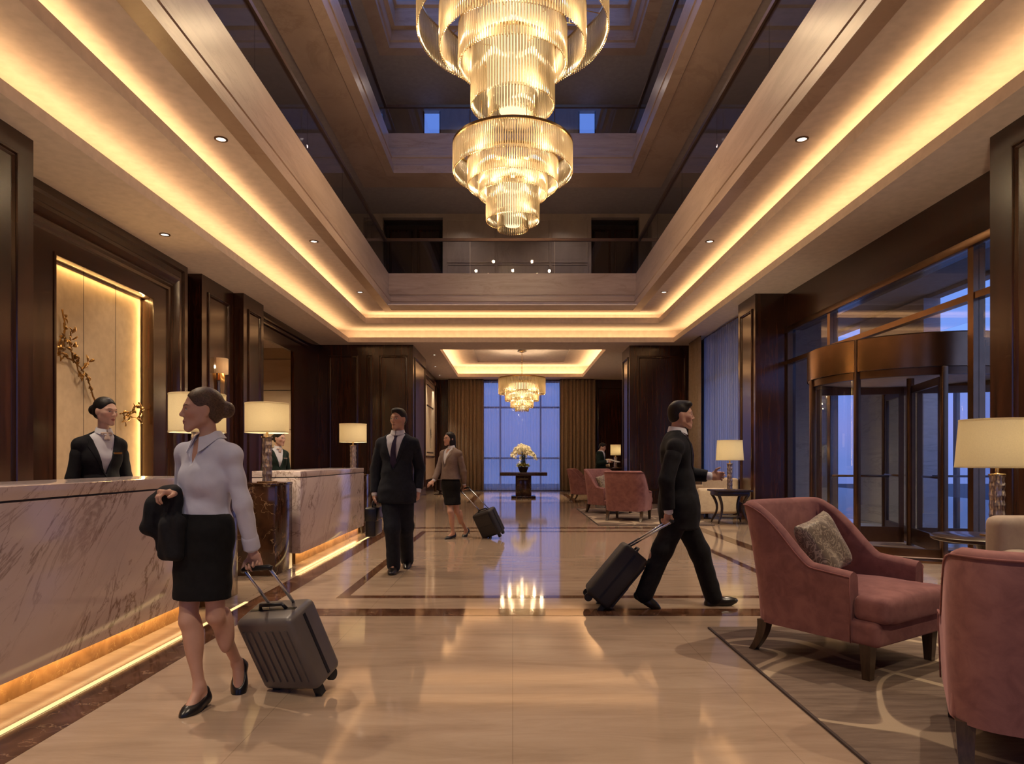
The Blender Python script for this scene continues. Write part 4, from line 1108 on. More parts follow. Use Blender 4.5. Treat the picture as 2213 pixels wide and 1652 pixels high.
tube_obj('hanging_rod', [(0.02, -1.15, 2.62), (0.02, 1.15, 2.62)], 0.02, M['leg_wood'], hs, 12)
# ================================================================ curtains
def curtain(name, label, cat, a, b, z0, z1, amp, waves, mat, group, seed, n=260, thick=0.0):
    rnd = random.Random(seed)
    a, b = Vector(a), Vector(b); d = (b-a); L = d.length; d = d/L; nn = Vector((-d.y, d.x, 0))
    ph = [rnd.uniform(0, 6) for _ in range(4)]
    bm = bmesh.new(); cols = []
    for i in range(n+1):
        u = i/n
        w = math.sin(2*PI*waves*u + 0.8*math.sin(2*PI*waves*0.31*u+ph[0])) + 0.35*math.sin(2*PI*waves*2.3*u+ph[1])
        p = a + d*L*u
        cols.append([bm.verts.new(p + nn*amp*w*k + Vector((0,0,z))) for z, k in ((z0, 1.15), (z0+(z1-z0)*0.5, 1.0), (z1, 0.75))])
    for i in range(n):
        for k in range(2): bm.faces.new((cols[i][k], cols[i+1][k], cols[i+1][k+1], cols[i][k+1]))
    t = empty(name, (a+b)/2, label=label, cat=cat, group=group)
    bmesh.ops.translate(bm, vec=-(a+b)/2, verts=bm.verts[:])
    o = from_bm('curtain_cloth', bm, mat, t, smooth=True)
    o.visible_shadow = True
    if thick:
        s = o.modifiers.new('thickness', 'SOLIDIFY'); s.thickness = thick
    bm = bmesh.new(); tube(bm, [a-(a+b)/2+Vector((0,0,z1+0.008)), b-(a+b)/2+Vector((0,0,z1+0.008))], 0.015, 8)
    from_bm('curtain_rail', bm, M['bronze'], t, smooth=True)
    return t
gd, gs = 'taupe drapes', 'sheer curtains'
curtain('drape', 'taupe floor length drape left of the far blue window', 'curtain', (-2.62, 27.25, 0), (-1.18, 27.25, 0), 0.02, 4.52, 0.055, 9, M['drape'], gd, 1, thick=0.01)
curtain('drape', 'taupe floor length drape right of the far blue window', 'curtain', (1.92, 27.25, 0), (3.35, 27.25, 0), 0.02, 4.52, 0.055, 9, M['drape'], gd, 2, thick=0.01)
curtain('drape', 'taupe drape in the corner beside the side window, behind the walking man', 'curtain', (4.97, 18.9, 0), (4.97, 17.75, 0), 0.02, 4.52, 0.04, 7, M['drape'], gd, 3, thick=0.01)
curtain('sheer_curtain', 'blue-lit sheer curtain across the tall far window', 'curtain', (-1.3, 27.38, 0), (2.05, 27.38, 0), 0.02, 4.5, 0.025, 24, M['sheer'], gs, 4, 500)
curtain('sheer_curtain', 'blue-lit sheer curtain on the side window behind the side table lamp', 'curtain', (5.13, 17.95, 0), (5.12, 14.4, 0), 0.05, 4.5, 0.02, 24, M['sheer'], gs, 5, 420)
# ================================================================ furniture
def armchair(label, loc, yaw, group, h_back=0.97, h_arm=0.60, w=0.80, mat='velvet', name='armchair', res=0.014):
    "faces local -Y"
    loc = Vector(loc); loc.z = 0.0145
    t = empty(name, loc, yaw, label=label, cat='armchair', group=group)
    path = []
    yf, yb, rc, hw = -0.26, 0.42, 0.17, w/2
    for i in range(22): path.append((-hw, yf + (yb-rc-yf)*i/21, -1, 0))
    for i in range(1, 9):
        a = PI + (-PI/2)*i/8; path.append((-hw+rc+rc*math.cos(a), yb-rc+rc*math.sin(a), math.cos(a), math.sin(a)))
    for i in range(1, 12): path.append((-hw+rc + (w-2*rc)*i/11, yb, 0, 1))
    for i in range(1, 9):
        a = PI/2 - (PI/2)*i/8; path.append((hw-rc+rc*math.cos(a), yb-rc+rc*math.sin(a), math.cos(a), math.sin(a)))
    for i in range(1, 22): path.append((hw, yb-rc - (yb-rc-yf)*i/21, 1, 0))
    def height(y):
        s = min(1, max(0, (y+0.03)/0.36)); s = s*s*(3-2*s)
        return h_arm + 0.03*min(1, max(0, (y-yf)/0.3)) + (h_back-h_arm-0.03)*s
    bm = bmesh.new(); rings = []; th = 0.085
    for x, y, nx, ny in path:
        h = height(y)
        lean = 0.13*max(0, min(1, (y-0.05)/0.25))
        ring = []
        sec = [(0.0, 0.20), (0.0, 0.32), (0.0, 0.45), (0.0, 0.5*(0.45+h)), (0.0, h-0.035), (-0.18, h-0.012), (-0.5, h), (-0.82, h-0.012), (-1.0, h-0.035), (-1.02, 0.5*(0.45+h)), (-1.05, 0.42), (-1.05, 0.30)]
        for off, z in sec:
            k = (z-0.2)/0.77
            flare = 0.015*k + 0.008*math.sin(PI*min(1, max(0, k)))
            ring.append(bm.verts.new((x + nx*(off*th + flare), y + ny*(off*th + flare) + lean*k*k*0.9, z)))
        rings.append(ring)
    m = len(rings[0])
    for i in range(len(rings)-1):
        for k in range(m): bm.faces.new((rings[i][k], rings[i][(k+1)%m], rings[i+1][(k+1)%m], rings[i+1][k]))
    bm.faces.new(rings[0]); bm.faces.new(rings[-1][::-1])
    from_bm('back_and_arms', bm, M[mat], t, auto=0.9)
    soft('seat_base', [(('b', (0, -0.04, 0.265), I3, (hw-0.004, 0.375, 0.072), 0.025), 0.01)], res, M[mat], t)
    soft('seat_cushion', [(('b', (0, -0.08, 0.40), I3, (hw-0.092, 0.38, 0.072), 0.035), 0.02), (('b', (0, -0.36, 0.40), I3, (hw-0.008, 0.10, 0.072), 0.035), 0.03), (('e', (0, -0.12, 0.445), I3, (hw*0.8, 0.32, 0.06)), 0.05)], res, M[mat], t)
    # piping along the rim
    pts = []
    for x, y, nx, ny in path:
        h = height(y)-0.030; k = (h-0.2)/0.77; lean = 0.13*max(0, min(1, (y-0.05)/0.25))
        fl = 0.015*k + 0.008*math.sin(PI*min(1, k)) + 0.002
        pts.append((x+nx*fl, y+ny*fl+lean*k*k*0.9, h))
    bm = bmesh.new(); tube(bm, pts, 0.005, 6)
    for s in (-1, 1): tube(bm, [(s*(hw+0.006), yf, 0.2), (s*(hw+0.012), yf, 0.4), (s*(hw+0.016), yf, h_arm-0.03)], 0.004, 6)
    from_bm('piping', bm, M['velvet_piping'] if mat == 'velvet' else M[mat], t, smooth=True)
    for sx in (-1, 1):
        for sy, fr in ((-0.33, 1), (0.34, 0)):
            bm = bmesh.new(); prof = []
            for i in range(6):
                k = i/5; z = 0.21*(1-k)
                s = 0.034 - 0.012*k
                cx = sx*(hw-0.05) + sx*0.0; cy = sy + (0.0 if fr else 0.085*k*k)
                prof.append([bm.verts.new((cx+a*s, cy+b*s, z)) for a, b in ((-1,-1),(1,-1),(1,1),(-1,1))])
            for i in range(5):
                for k in range(4): bm.faces.new((prof[i][k], prof[i][(k+1)%4], prof[i+1][(k+1)%4], prof[i+1][k]))
            bm.faces.new(prof[0]); bm.faces.new(prof[-1][::-1])
            from_bm('leg', bm, M['leg_wood'], t, auto=0.7)
    return t
def cushion(label, loc, R, size, mat, group='patterned cushions'):
    t = empty('cushion', loc, label=label, cat='cushion', group=group)
    bm = bmesh.new(); n = 18; g = {}
    for s in (1, -1):
        for i in range(n+1):
            for j in range(n+1):
                u, v = 2*i/n-1, 2*j/n-1
                edge = i in (0, n) or j in (0, n)
                if s == -1 and edge: continue
                pin = 1 - 0.10*(u*u)*(1-v*v)*0 - 0.07*(1-abs(u*v))*(max(abs(u), abs(v))**6)
                th = 0.075*((1-u**4)*(1-v**4))**0.45
                if edge: th = 0
                g[(s, i, j)] = bm.verts.new((u*size*pin, v*size*pin, s*th + 0.008*math.sin(5*u+3*v)*(1-u*u)))
        for i in range(n):
            for j in range(n):
                q = []
                for a, b in ((i,j),(i+1,j),(i+1,j+1),(i,j+1)):
                    e = a in (0, n) or b in (0, n)
                    q.append(g[(1 if e else s, a, b)])
                bm.faces.new(q if s == 1 else q[::-1])
    bmesh.ops.transform(bm, matrix=R.to_4x4(), verts=bm.verts[:])
    from_bm('cushion_cover', bm, mat, t, smooth=True)
    return t
def facing(fx, fy): return math.atan2(fx, -fy)     # yaw so that local -Y points along (fx,fy)
ga = 'rose velvet armchairs'
yA = facing(0.55, -0.835)
fA, rA = Vector((0.55, -0.835, 0)).normalized(), Vector((0.835, 0.55, 0)).normalized()
cA = Vector((2.0, 3.75, 0)) - fA*0.35 + rA*0.36 
armchair('rose velvet armchair nearest the middle, patterned cushion on it, turned to the right', cA, yA, ga)
def cushion_on(label, c, f, r, s=0.19, back=0.13, side=-0.04, z=0.70, tilt=0.38):
    up = (Vector((0,0,1))*math.cos(tilt) - f*math.sin(tilt)).normalized()
    nrm = (f*math.cos(tilt) + Vector((0,0,1))*math.sin(tilt)).normalized()
    x = up.cross(nrm).normalized()
    # quarter-roll so one corner stands up a little
    a = math.radians(14); xr = x*math.cos(a)+up*math.sin(a); ur = up*math.cos(a)-x*math.sin(a)
    return cushion(label, Vector((c.x, c.y, 0)) - f*back + r*side + Vector((0,0,z)), basis(xr, ur, nrm), s, M['brocade'])
cushion_on('brocade cushion with silvery leaf pattern leaning in the nearest rose armchair', cA, fA, rA)
fB, rB = Vector((0.5, 0.866, 0)), Vector((-0.866, 0.5, 0))
cB = Vector((1.735, 2.66, 0)) + fB*0.36 - rB*0.40
armchair('rose velvet armchair cut by the right picture edge, its back turned to the viewer', cB, facing(0.5, 0.866), ga, h_back=0.90, h_arm=0.55)
cC = Vector((2.27, 15.75, 0))
armchair('distant rose armchair with gold cushion, facing right, behind another seen from behind', cC, yA, ga, h_back=1.03, res=0.02)
cushion_on('small gold brocade cushion on the distant rose armchair', cC, fA, rA, z=0.72)
cD = Vector((2.42, 13.95, 0))
armchair('distant rose armchair seen from behind on the rug, left of the walking man', cD, facing(0.42, 0.9), ga, h_back=1.02, res=0.02)
armchair('farthest burgundy armchair, mostly hidden behind the gold-cushioned one', (2.25, 20.6, 0), facing(0.9, -0.3), ga, h_back=0.98, res=0.02)
# cream seating
def sofa(label, loc, yaw, L, name='sofa'):
    t = empty(name, loc, yaw, label=label, cat='sofa', group='cream sofas')
    h = L/2
    soft('sofa_base', [(('b', (0, 0, 0.24), I3, (h-0.015, 0.39, 0.12), 0.03), 0.01)], 0.02, M['cream'], t)
    soft('backrest', [(('b', (0, 0.34, 0.50), I3, (h, 0.09, 0.37), 0.055), 0.01)], 0.02, M['cream'], t)
    for s in (-1, 1):
        soft('armrest', [(('b', (s*(h-0.09), -0.02, 0.39), I3, (0.09, 0.40, 0.27), 0.05), 0.01)], 0.02, M['cream'], t)
    soft('seat_cushion', [(('b', (0, -0.06, 0.42), I3, (h-0.185, 0.33, 0.075), 0.045), 0.01)], 0.02, M['cream'], t)
    for sx in (-1, 1):
        for sy in (-0.33, 0.36):
            boxes('leg', [(sx*(h-0.08)-0.03, sx*(h-0.08)+0.03, sy-0.03, sy+0.03, 0, 0.13)], M['leg_wood'], t, bevel=0.004)
    return t
sofa('cream sofa cut by the right picture edge, behind the near rose armchair back', (3.98, 4.08, 0.0145), 0.0, 1.66)
sofa('cream sofa end beyond the curved-leg side table, behind the walking man', (4.33, 15.2, 0), facing(-1, 0), 2.2)
# round side tables
t = empty('side_table', (3.90, 5.52, 0), label='round dark side table under the large right-hand lamp', cat='table', group='dark side tables')
lathe_obj('table_top', [(0, 0.585), (0.38, 0.585), (0.40, 0.595), (0.40, 0.615), (0.385, 0.624), (0, 0.624)], M['wood_dark'], t, n=48, cap=False)
lathe_obj('table_column', [(0.06, 0.03), (0.05, 0.2), (0.045, 0.45), (0.09, 0.585)], M['wood_dark'], t, n=24)
lathe_obj('table_foot', [(0.25, 0.0), (0.25, 0.015), (0.06, 0.035)], M['wood_dark'], t, n=32)
t = empty('side_table', (4.27, 13.2, 0), label='dark side table with four curved legs by the middle right pillar', cat='table', group='dark side tables')
boxes('table_top', [(-0.36, 0.36, -0.30, 0.30, 0.635, 0.672)], M['wood_dark'], t, bevel=0.008)
boxes('apron', [(-0.31, 0.31, -0.25, 0.25, 0.555, 0.635)], M['wood_dark'], t, bevel=0.004)
for sx in (-1, 1):
    for sy in (-1, 1):
        pts = []
        for i in range(9):
            k = i/8; s = 1.0 - 0.34*math.sin(PI*min(1, k*1.05)) * (0.9 if k < 0.9 else 0.7) + 0.06*max(0, k-0.8)
            pts.append((sx*0.29*s, sy*0.23*s, 0.57*(1-k)+0.018))
        tube_obj('leg', pts, [0.032 - 0.014*i/8 for i in range(9)], M['wood_dark'], t, 8)
boxes('stretcher_shelf', [(-0.19, 0.19, -0.15, 0.15, 0.13, 0.15)], M['wood_dark'], t, bevel=0.004)
# console with lamp far right
t = empty('console_table', (3.75, 22.3, 0), label='dark console table in the far right corner, holding the small lamp', cat='table', group='dark side tables')
boxes('table_top', [(-0.75, 0.75, -0.25, 0.25, 0.95, 1.0)], M['wood'], t, bevel=0.005)
boxes('drawer_case', [(-0.70, 0.70, -0.22, 0.22, 0.78, 0.95)], M['wood'], t)
for sx in (-1, 1):
    for sy in (-1, 1): boxes('leg', [(sx*0.66-0.03, sx*0.66+0.03, sy*0.18-0.03, sy*0.18+0.03, 0, 0.78)], M['wood'], t)
c = cushion('pale patterned cushion lying on the far console by the small lamp', Vector((3.2, 22.25, 1.10)), basis(Vector((1,0,0)), Vector((0,0.35,0.94)).normalized(), Vector((0,-0.94,0.35)).normalized()), 0.15, M['cream'])
c.location = (3.06, 22.2, 1.155)
# flower table
t = empty('pedestal_table', (0.355, 22.4, 0), label='dark pedestal table carrying the orchids before the far window', cat='table')
boxes('table_top', [(-0.77, 0.77, -0.60, 0.60, 0.74, 0.85)], M['wood'], t, bevel=0.008)
boxes('pedestal', [(-0.26, 0.26, -0.26, 0.26, 0.07, 0.74)], M['emperador'], t, bevel=0.01)
boxes('base_plate', [(-0.40, 0.40, -0.40, 0.40, 0.0, 0.07)], M['wood'], t, bevel=0.008)
t = empty('orchid_arrangement', (0.35, 22.35, 0.85), label='white orchids in a dark bowl on the pedestal table', cat='flowers')
lathe_obj('bowl', [(0.0, 0.0), (0.11, 0.0), (0.12, 0.01), (0.18, 0.165), (0.175, 0.17), (0.15, 0.15), (0, 0.14)], M['pot'], t, n=32, cap=False)
rnd = random.Random(12)
bms, bmf, bml = bmesh.new(), bmesh.new(), bmesh.new()
def blossom(bm, c, n, s):
    n = n.normalized(); a = n.cross(Vector((0.3,0.2,1))).normalized(); b = n.cross(a)
    for k in range(5):
        an = 2*PI*k/5; d = a*math.cos(an)+b*math.sin(an); e = n.cross(d)
        v = [bm.verts.new(c + q) for q in (n*0.004, d*s*.55+e*s*.36+n*s*.12, d*s*1.0+n*s*.05, d*s*.55-e*s*.36+n*s*.12)]
        bm.faces.new(v)
    r = s*0.2
    lathe(bm, [(0, -r*.5), (r*.7, 0), (0, r)], 5, tuple(c + n*s*0.1))
for i in range(46):
    a = rnd.uniform(0, 2*PI); rr = rnd.uniform(0.15, 1.0)
    tip = Vector((0.40*rr*math.cos(a), 0.36*rr*math.sin(a), 0.88 - 0.33*rr*rr + rnd.uniform(-.05,.05)))
    b0 = Vector((rnd.uniform(-.08,.08), rnd.uniform(-.08,.08), 0.16))
    mid = Vector((tip.x*0.35, tip.y*0.35, 0.62 + 0.22*(1-rr)))
    end = tip + Vector((0.05*math.cos(a), 0.05*math.sin(a), -0.10))
    pts = [b0, b0.lerp(mid, .5) + Vector((0,0,0.05)), mid, mid.lerp(tip, .5)+Vector((0,0,0.06)), tip, end]
    tube(bms, pts, 0.004, 5)
    for k in range(9):
        u = k/8; p = (mid.lerp(tip, u*2)+Vector((0,0,0.06*math.sin(PI*u))) if u < .5 else tip.lerp(end, u*2-1))
        p = p + Vector((rnd.uniform(-.04,.04), rnd.uniform(-.04,.04), rnd.uniform(-.03,.03)))
        blossom(bmf, p, Vector((rnd.uniform(-.6,.6), -1, rnd.uniform(-.3,.7))), rnd.uniform(0.036, 0.052))
for i in range(90):
    a = rnd.uniform(0, 2*PI); rr = rnd.uniform(0.3, 1.0)
    p = Vector((0.17*rr*math.cos(a), 0.17*rr*math.sin(a), 0.16 + rnd.uniform(0, .16)*(1.1-rr)))
    leaf(bml, p, Vector((math.cos(a), math.sin(a), rnd.uniform(-.1, 1.2))), Vector((-math.cos(a)*.4, -math.sin(a)*.4, 1)), rnd.uniform(.07, .15), rnd.uniform(.03, .06))
from_bm('stems', bms, M['stem'], t, smooth=True)['kind'] = 'stuff'
from_bm('blossoms', bmf, M['petal'], t)['kind'] = 'stuff'
from_bm('foliage', bml, M['foliage'], t)['kind'] = 'stuff'
t = empty('floor_stand', (-2.62, 24.3, 0), label='small dark stand on a round foot by the scroll wall, behind the taupe-jacketed woman', cat='stand')
lathe_obj('stand_foot', [(0, 0), (0.24, 0), (0.24, 0.02), (0.05, 0.04), (0, 0.04)], M['wood_dark'], t, n=28, cap=False)
lathe_obj('stand_body', [(0.05, 0.03), (0.05, 0.12), (0.14, 0.16), (0.15, 0.55), (0.13, 0.56), (0, 0.54)], M['wood_dark'], t, n=28, cap=False)
# rugs
def rug(label, x0, x1, y0, y1):
    t = empty('rug', ((x0+x1)/2, (y0+y1)/2, 0), label=label, cat='rug', group='patterned rugs')
    hx, hy = (x1-x0)/2, (y1-y0)/2
    boxes('rug_pile', [(-hx, hx, -hy, hy, 0.002, 0.014)], M['carpet'], t, bevel=0.003)
    boxes('rug_binding', ring_boxes((-hx-0.012, hx+0.012, -hy-0.012, hy+0.012), (-hx, hx, -hy, hy), 0.0015, 0.012), M['carpet_edge'], t)
rug('large patterned rug under the two near rose armchairs', 1.46, 4.85, 0.6, 4.97)
rug('distant patterned rug under the group of rose armchairs', 1.65, 3.86, 12.85, 17.2)
# ================================================================ people
UP = Vector((0, 0, 1))
def yfwd(fx, fy, fz=0.0): return Vector((fx, fy, fz)).normalized()
_wr = np.random.RandomState(5)
_WK = [(_wr.normal(size=3)*np.array([1.0, 1.0, 1.7]), _wr.uniform(0, 6.28)) for _ in range(9)]
def wrinkle(V, amp, centre):
    "soft folds: displace along the direction from the garment's axis"
    d = V - np.array(centre, dtype=np.float32); d[:,2] *= 0.15
    d /= (np.linalg.norm(d, axis=1, keepdims=True) + 1e-6)
    w = np.zeros(len(V), np.float32)
    for kv, ph in _WK:
        kv = kv/np.linalg.norm(kv)*60
        w += np.sin(V @ kv.astype(np.float32) + ph + 1.5*np.sin(V @ (kv[[1,2,0]]*0.4).astype(np.float32)))
    w = np.sign(w)*np.abs(w/4)**1.3
    return (V + d*(amp*w)[:,None]).astype(np.float32)

def hand_prims(w, d, n, l, curl=(0.5, 0.6, 0.4), s=1.0, thumb=(0.75, 0.55, 0.25)):
    "w wrist, d towards the fingertips, n the way the palm faces, l towards the thumb"
    d = d.normalized(); n = (n - d*n.dot(d)).normalized(); l0 = n.cross(d); l = l0 if l0.dot(l) > 0 else -l0
    out = [(('c', w - d*0.01, w + d*0.03*s, 0.024*s, 0.026*s), 0.015),
           (('b', w + d*0.055*s, basis(l, d, n), (0.039*s, 0.042*s, 0.0135*s), 0.012*s), 0.012)]
    for i, L in enumerate((0.070, 0.078, 0.073, 0.058)):
        b = w + d*(0.092 - 0.004*abs(i-1))*s + l*(0.0285 - 0.019*i)*s
        a = 0.0; p = b - d*0.01*s; r = (0.0088, 0.009, 0.0086, 0.0076)[i]*s
        seg = (0.45, 0.31, 0.26)
        for j in range(3):
            a += curl[j]*(1+0.06*i)
            dd = d*math.cos(a) + n*math.sin(a) + l*0.05*(1.2-i)
            q = p + dd.normalized()*L*seg[j]*s*(1.15 if j == 0 else 1)
            out.append((('c', p, q, r*(1-0.1*j), r*(0.92-0.1*j)), 0.005))
            p = q
    b = w + d*0.028*s + l*0.028*s
    td = (l*thumb[0] + d*thumb[1] + n*thumb[2]).normalized()
    q = b + td*0.042*s; q2 = q + (td*0.6 + d*0.55 + n*0.35*curl[0]).normalized()*0.034*s
    out += [(('c', b - l*0.008*s, q, 0.0135*s, 0.0105*s), 0.01), (('c', q, q2, 0.0102*s, 0.0082*s), 0.004)]
    return out
def head_frame(hc, f):
    f = f.normalized(); l = UP.cross(f).normalized(); u = f.cross(l).normalized()
    return lambda x, y, z, s=1.0: hc + l*x*s + f*y*s + u*z*s, basis(l, f, u)
def person(label, spec, loc):
    """spec holds world joints. Builds one body mesh with clothing and hair as children."""
    S = spec
    root = empty('person', loc, label=label, cat='person', group=S.get('group'))
    O = Vector(loc)
    J = {k: Vector(v) - O for k, v in S['J'].items()}
    fem = S.get('female', False); res = S.get('res', 0.007); g = S.get('garment_res', res*1.25)
    cf = S['chest_dir'].normalized(); cl = UP.cross(cf).normalized()          # chest forward, chest left
    pf = S.get('pelvis_dir', cf).normalized(); pl = UP.cross(pf).normalized()
    hs = S.get('head_scale', 0.95 if fem else 1.0)
    hc = J['head']; H, HR = head_frame(hc, S['head_dir'])
    h = lambda x, y, z: H(x, y, z, hs)
    k = S.get('build', 1.0)
    chest, waist, pelvis, neck = J['chest'], J['waist'], J['pelvis'], J['neck']
    CR, PR = basis(cl, cf, UP), basis(pl, pf, UP)
    # ---- body parts
    if fem:
        torso = [(('e', chest + UP*0.01, CR, (0.145*k, 0.098*k, 0.17)), .06), (('e', waist, CR, (0.115*k, 0.088*k, 0.14)), .08), (('e', pelvis, PR, (0.150*k, 0.105*k, 0.125)), .07),
                 (('e', chest + cl*0.062 + cf*0.045 - UP*0.035, CR, (0.062, 0.055, 0.062)), .06), (('e', chest - cl*0.062 + cf*0.045 - UP*0.035, CR, (0.062, 0.055, 0.062)), .06),
                 (('e', pelvis + pl*0.07 - pf*0.05 - UP*0.03, PR, (0.07, 0.07, 0.085)), .05), (('e', pelvis - pl*0.07 - pf*0.05 - UP*0.03, PR, (0.07, 0.07, 0.085)), .05)]
        sh, ua, fa, wr, nk = 0.034, 0.036, 0.031, 0.021, 0.039
        th, kn, cv, an = 0.071, 0.042, 0.042, 0.026
    else:
        torso = [(('e', chest + UP*0.02, CR, (0.172*k, 0.115*k, 0.19)), .06), (('e', waist, CR, (0.148*k, 0.105*k, 0.16)), .08), (('e', pelvis, PR, (0.162*k, 0.118*k, 0.13)), .07)]
        sh, ua, fa, wr, nk = 0.046, 0.050, 0.042, 0.028, 0.053
        th, kn, cv, an = 0.086, 0.06, 0.056, 0.038
    shoulders = []
    for s in 'LR':
        shoulders.append((('c', neck - UP*0.03, J['sh'+s], 0.050 if not fem else 0.038, sh), .04))
        shoulders.append((('c', chest + UP*0.06, J['sh'+s], 0.085 if not fem else 0.065, sh), .04))
    arms = {}; legs = {}; hands = []
    for s in 'LR':
        arms[s] = [(('c', J['sh'+s], J['el'+s], sh*0.98, ua*0.86), .03), (('c', J['el'+s], J['wr'+s], fa*1.02, wr), .03)]
        legs[s] = [(('c', J['hip'+s], J['kn'+s], th, kn), .035), (('c', J['kn'+s], J['an'+s], kn*0.95, an), .025),
                   (('e', J['kn'+s].lerp(J['an'+s], 0.30) - (pf*0.018), PR, (cv, cv, 0.12)), .03)]
        hd = S['hand'+s]
        hands += hand_prims(J['wr'+s], hd[0], hd[1], hd[2], hd[3] if len(hd) > 3 else (0.35, 0.45, 0.3), 0.92 if fem else 1.0, hd[4] if len(hd) > 4 else (0.75, 0.55, 0.25))
    feet = {}
    for s in 'LR':
        a, t = J['an'+s], J['toe'+s]
        heel = J.get('heel'+s, a + UP*(-0.05) - (t-a).normalized()*0.03)
        q9 = 1.0 if fem else 0.72
        feet[s] = [(('c', a, heel, an*q9, 0.03*q9), .02), (('c', a - UP*0.01, t, an*0.95*q9, 0.024*q9), .02), (('c', heel, t, 0.024*q9, 0.024*q9), .02)]
    E = lambda x, y, z, rx, ry, rz, kk: (('e', h(x, y, z), HR, (rx*hs, ry*hs, rz*hs)), kk*hs)
    Cn = lambda a, b, ra, rb, kk: (('c', h(*a), h(*b), ra*hs, rb*hs), kk*hs)
    jw = 0.92 if fem else 1.06
    head = [E(0, -0.014, 0.030, 0.073, 0.092, 0.086, .03), E(0, 0.028, -0.015, 0.060, 0.060, 0.082, .03),
            E(0, 0.068, -0.064, 0.030, 0.024, 0.030, .025), E(0, 0.074, -0.101, 0.017*jw, 0.014, 0.013, .022)]
    for sx in (-1, 1):
        head += [Cn((sx*0.050*jw, 0.004, -0.058), (sx*0.014, 0.070, -0.101), 0.017, 0.0145, .025), Cn((sx*0.056, -0.004, -0.01), (sx*0.050*jw, 0.004, -0.060), 0.018, 0.016, .03),
                 E(sx*0.041, 0.052, -0.020, 0.023, 0.024, 0.020, .03), Cn((sx*0.012, 0.082, 0.0215), (sx*0.046, 0.064, 0.020), 0.0085, 0.007, .018),
                 E(sx*0.0115, 0.0925, -0.033, 0.0078, 0.009, 0.0065, .008), E(sx*0.0745, -0.010, -0.010, 0.008, 0.018, 0.030, .008),
                 Cn((sx*0.018, 0.0855, 0.0085), (sx*0.044, 0.0735, 0.0065), 0.0038, 0.0034, .005), Cn((sx*0.020, 0.084, -0.0085), (sx*0.042, 0.074, -0.0075), 0.0032, 0.003, .005)]
    head += [Cn((0, 0.083, 0.014), (0, 0.105, -0.024), 0.0062, 0.0085, .012), E(0, 0.1035, -0.0285, 0.0095, 0.0095, 0.0085, .008),
             E(0, 0.0905, -0.0612, 0.019, 0.0085, 0.0052, .006), E(0, 0.0885, -0.0718, 0.016, 0.009, 0.0062, .006),
             (('c', neck - UP*0.02, h(0, -0.022, -0.045), nk*1.1, nk*0.95), .022)]
    eyes = [(('e', h(sx*0.031, 0.0715, 0.0), HR, (0.0125*hs,)*3), .003) for sx in (-1, 1)]
    prims = torso + shoulders + arms['L'] + arms['R'] + legs['L'] + legs['R'] + feet['L'] + feet['R'] + head
    # order: carve the eye sockets after the head is joined, then add eyeballs and hands
    V, Q = implicit(prims + eyes + hands, res, sub=[(('e', h(sx*0.031, 0.093, 0.0), HR, (0.0155*hs, 0.013*hs, 0.0078*hs)), .008) for sx in (-1, 1)], k=0.04, fine=(hc, 0.135*hs, min(res, max(0.0036, res*0.6))))
    quads_obj('body', V, Q, [skin_mat('skin_and_face', (0.50, 0.29, 0.21) if S.get('skin', 'skin') == 'skin' else (0.60, 0.38, 0.29), hc, HR, hs, lips=(0.38, 0.11, 0.10) if fem else (0.36, 0.17, 0.14))], root)
    # ---- hair
    hair = [(('e', h(0, -0.016, 0.034), HR, (0.079*hs, 0.099*hs, 0.092*hs)), .02)]
    fz = S.get('hairline', -0.020)
    sub = [(('e', h(0, 0.085, fz), HR, (0.070*hs, 0.07*hs, 0.092*hs)), .012)]
    if S['hair'] == 'short':
        hair += [(('e', h(0, 0.040, 0.090), HR, (0.062*hs, 0.052*hs, 0.034*hs)), .02), (('e', h(0, -0.045, -0.01), HR, (0.070*hs, 0.066*hs, 0.07*hs)), .02)]
        sub += [(('e', h(0, 0.045, -0.105), HR, (0.12*hs, 0.105*hs, 0.095*hs)), .01), (('e', h(0.076, 0.012, -0.02), HR, (0.02*hs, 0.026*hs, 0.036*hs)), .006), (('e', h(-0.076, 0.012, -0.02), HR, (0.02*hs, 0.026*hs, 0.036*hs)), .006), (('e', h(0, -0.05, -0.13), HR, (0.1*hs, 0.1*hs, 0.06*hs)), .01)]
    elif S['hair'] == 'bun':
        hair += [(('e', h(0, -0.125, 0.0), HR, (0.046*hs, 0.042*hs, 0.046*hs)), .02), (('e', h(0, -0.05, -0.02), HR, (0.066*hs, 0.055*hs, 0.06*hs)), .02)]
        sub += [(('e', h(0, 0.02, -0.10), HR, (0.10*hs, 0.085*hs, 0.075*hs)), .01)]
    else:
        hair += [(('e', h(0, -0.06, -0.07), HR, (0.082*hs, 0.055*hs, 0.12*hs)), .03), (('e', h(0, -0.065, -0.16), HR, (0.085*hs, 0.045*hs, 0.08*hs)), .03), (('e', h(0.06, 0.0, -0.05), HR, (0.022*hs, 0.04*hs, 0.085*hs)), .02), (('e', h(-0.06, 0.0, -0.05), HR, (0.022*hs, 0.04*hs, 0.085*hs)), .02)]
    V, Q = implicit(hair, min(res, 0.007), sub=sub, k=0.02)
    quads_obj('hair', V, Q, M[S.get('hair_mat', 'hair_black')], root)
    # ---- clothes
    def part(name, pr, mat, infl, cuts=(), sub=(), kk=0.045, r=None):
        V, Q = implicit(pr, r or g, cuts=cuts, sub=sub, inflate=infl, k=kk, smooth=2)
        if name != 'neck_scarf': V = wrinkle(V, 0.004 if name == 'blouse' else 0.0026, V.mean(0))
        return quads_obj(name, V, Q, M[mat], root)
    def above(zz): return lambda X, Y, Z: zz - Z + 0*X + 0*Y       # keep what lies above zz
    def below(zz): return lambda X, Y, Z: Z - zz + 0*X + 0*Y
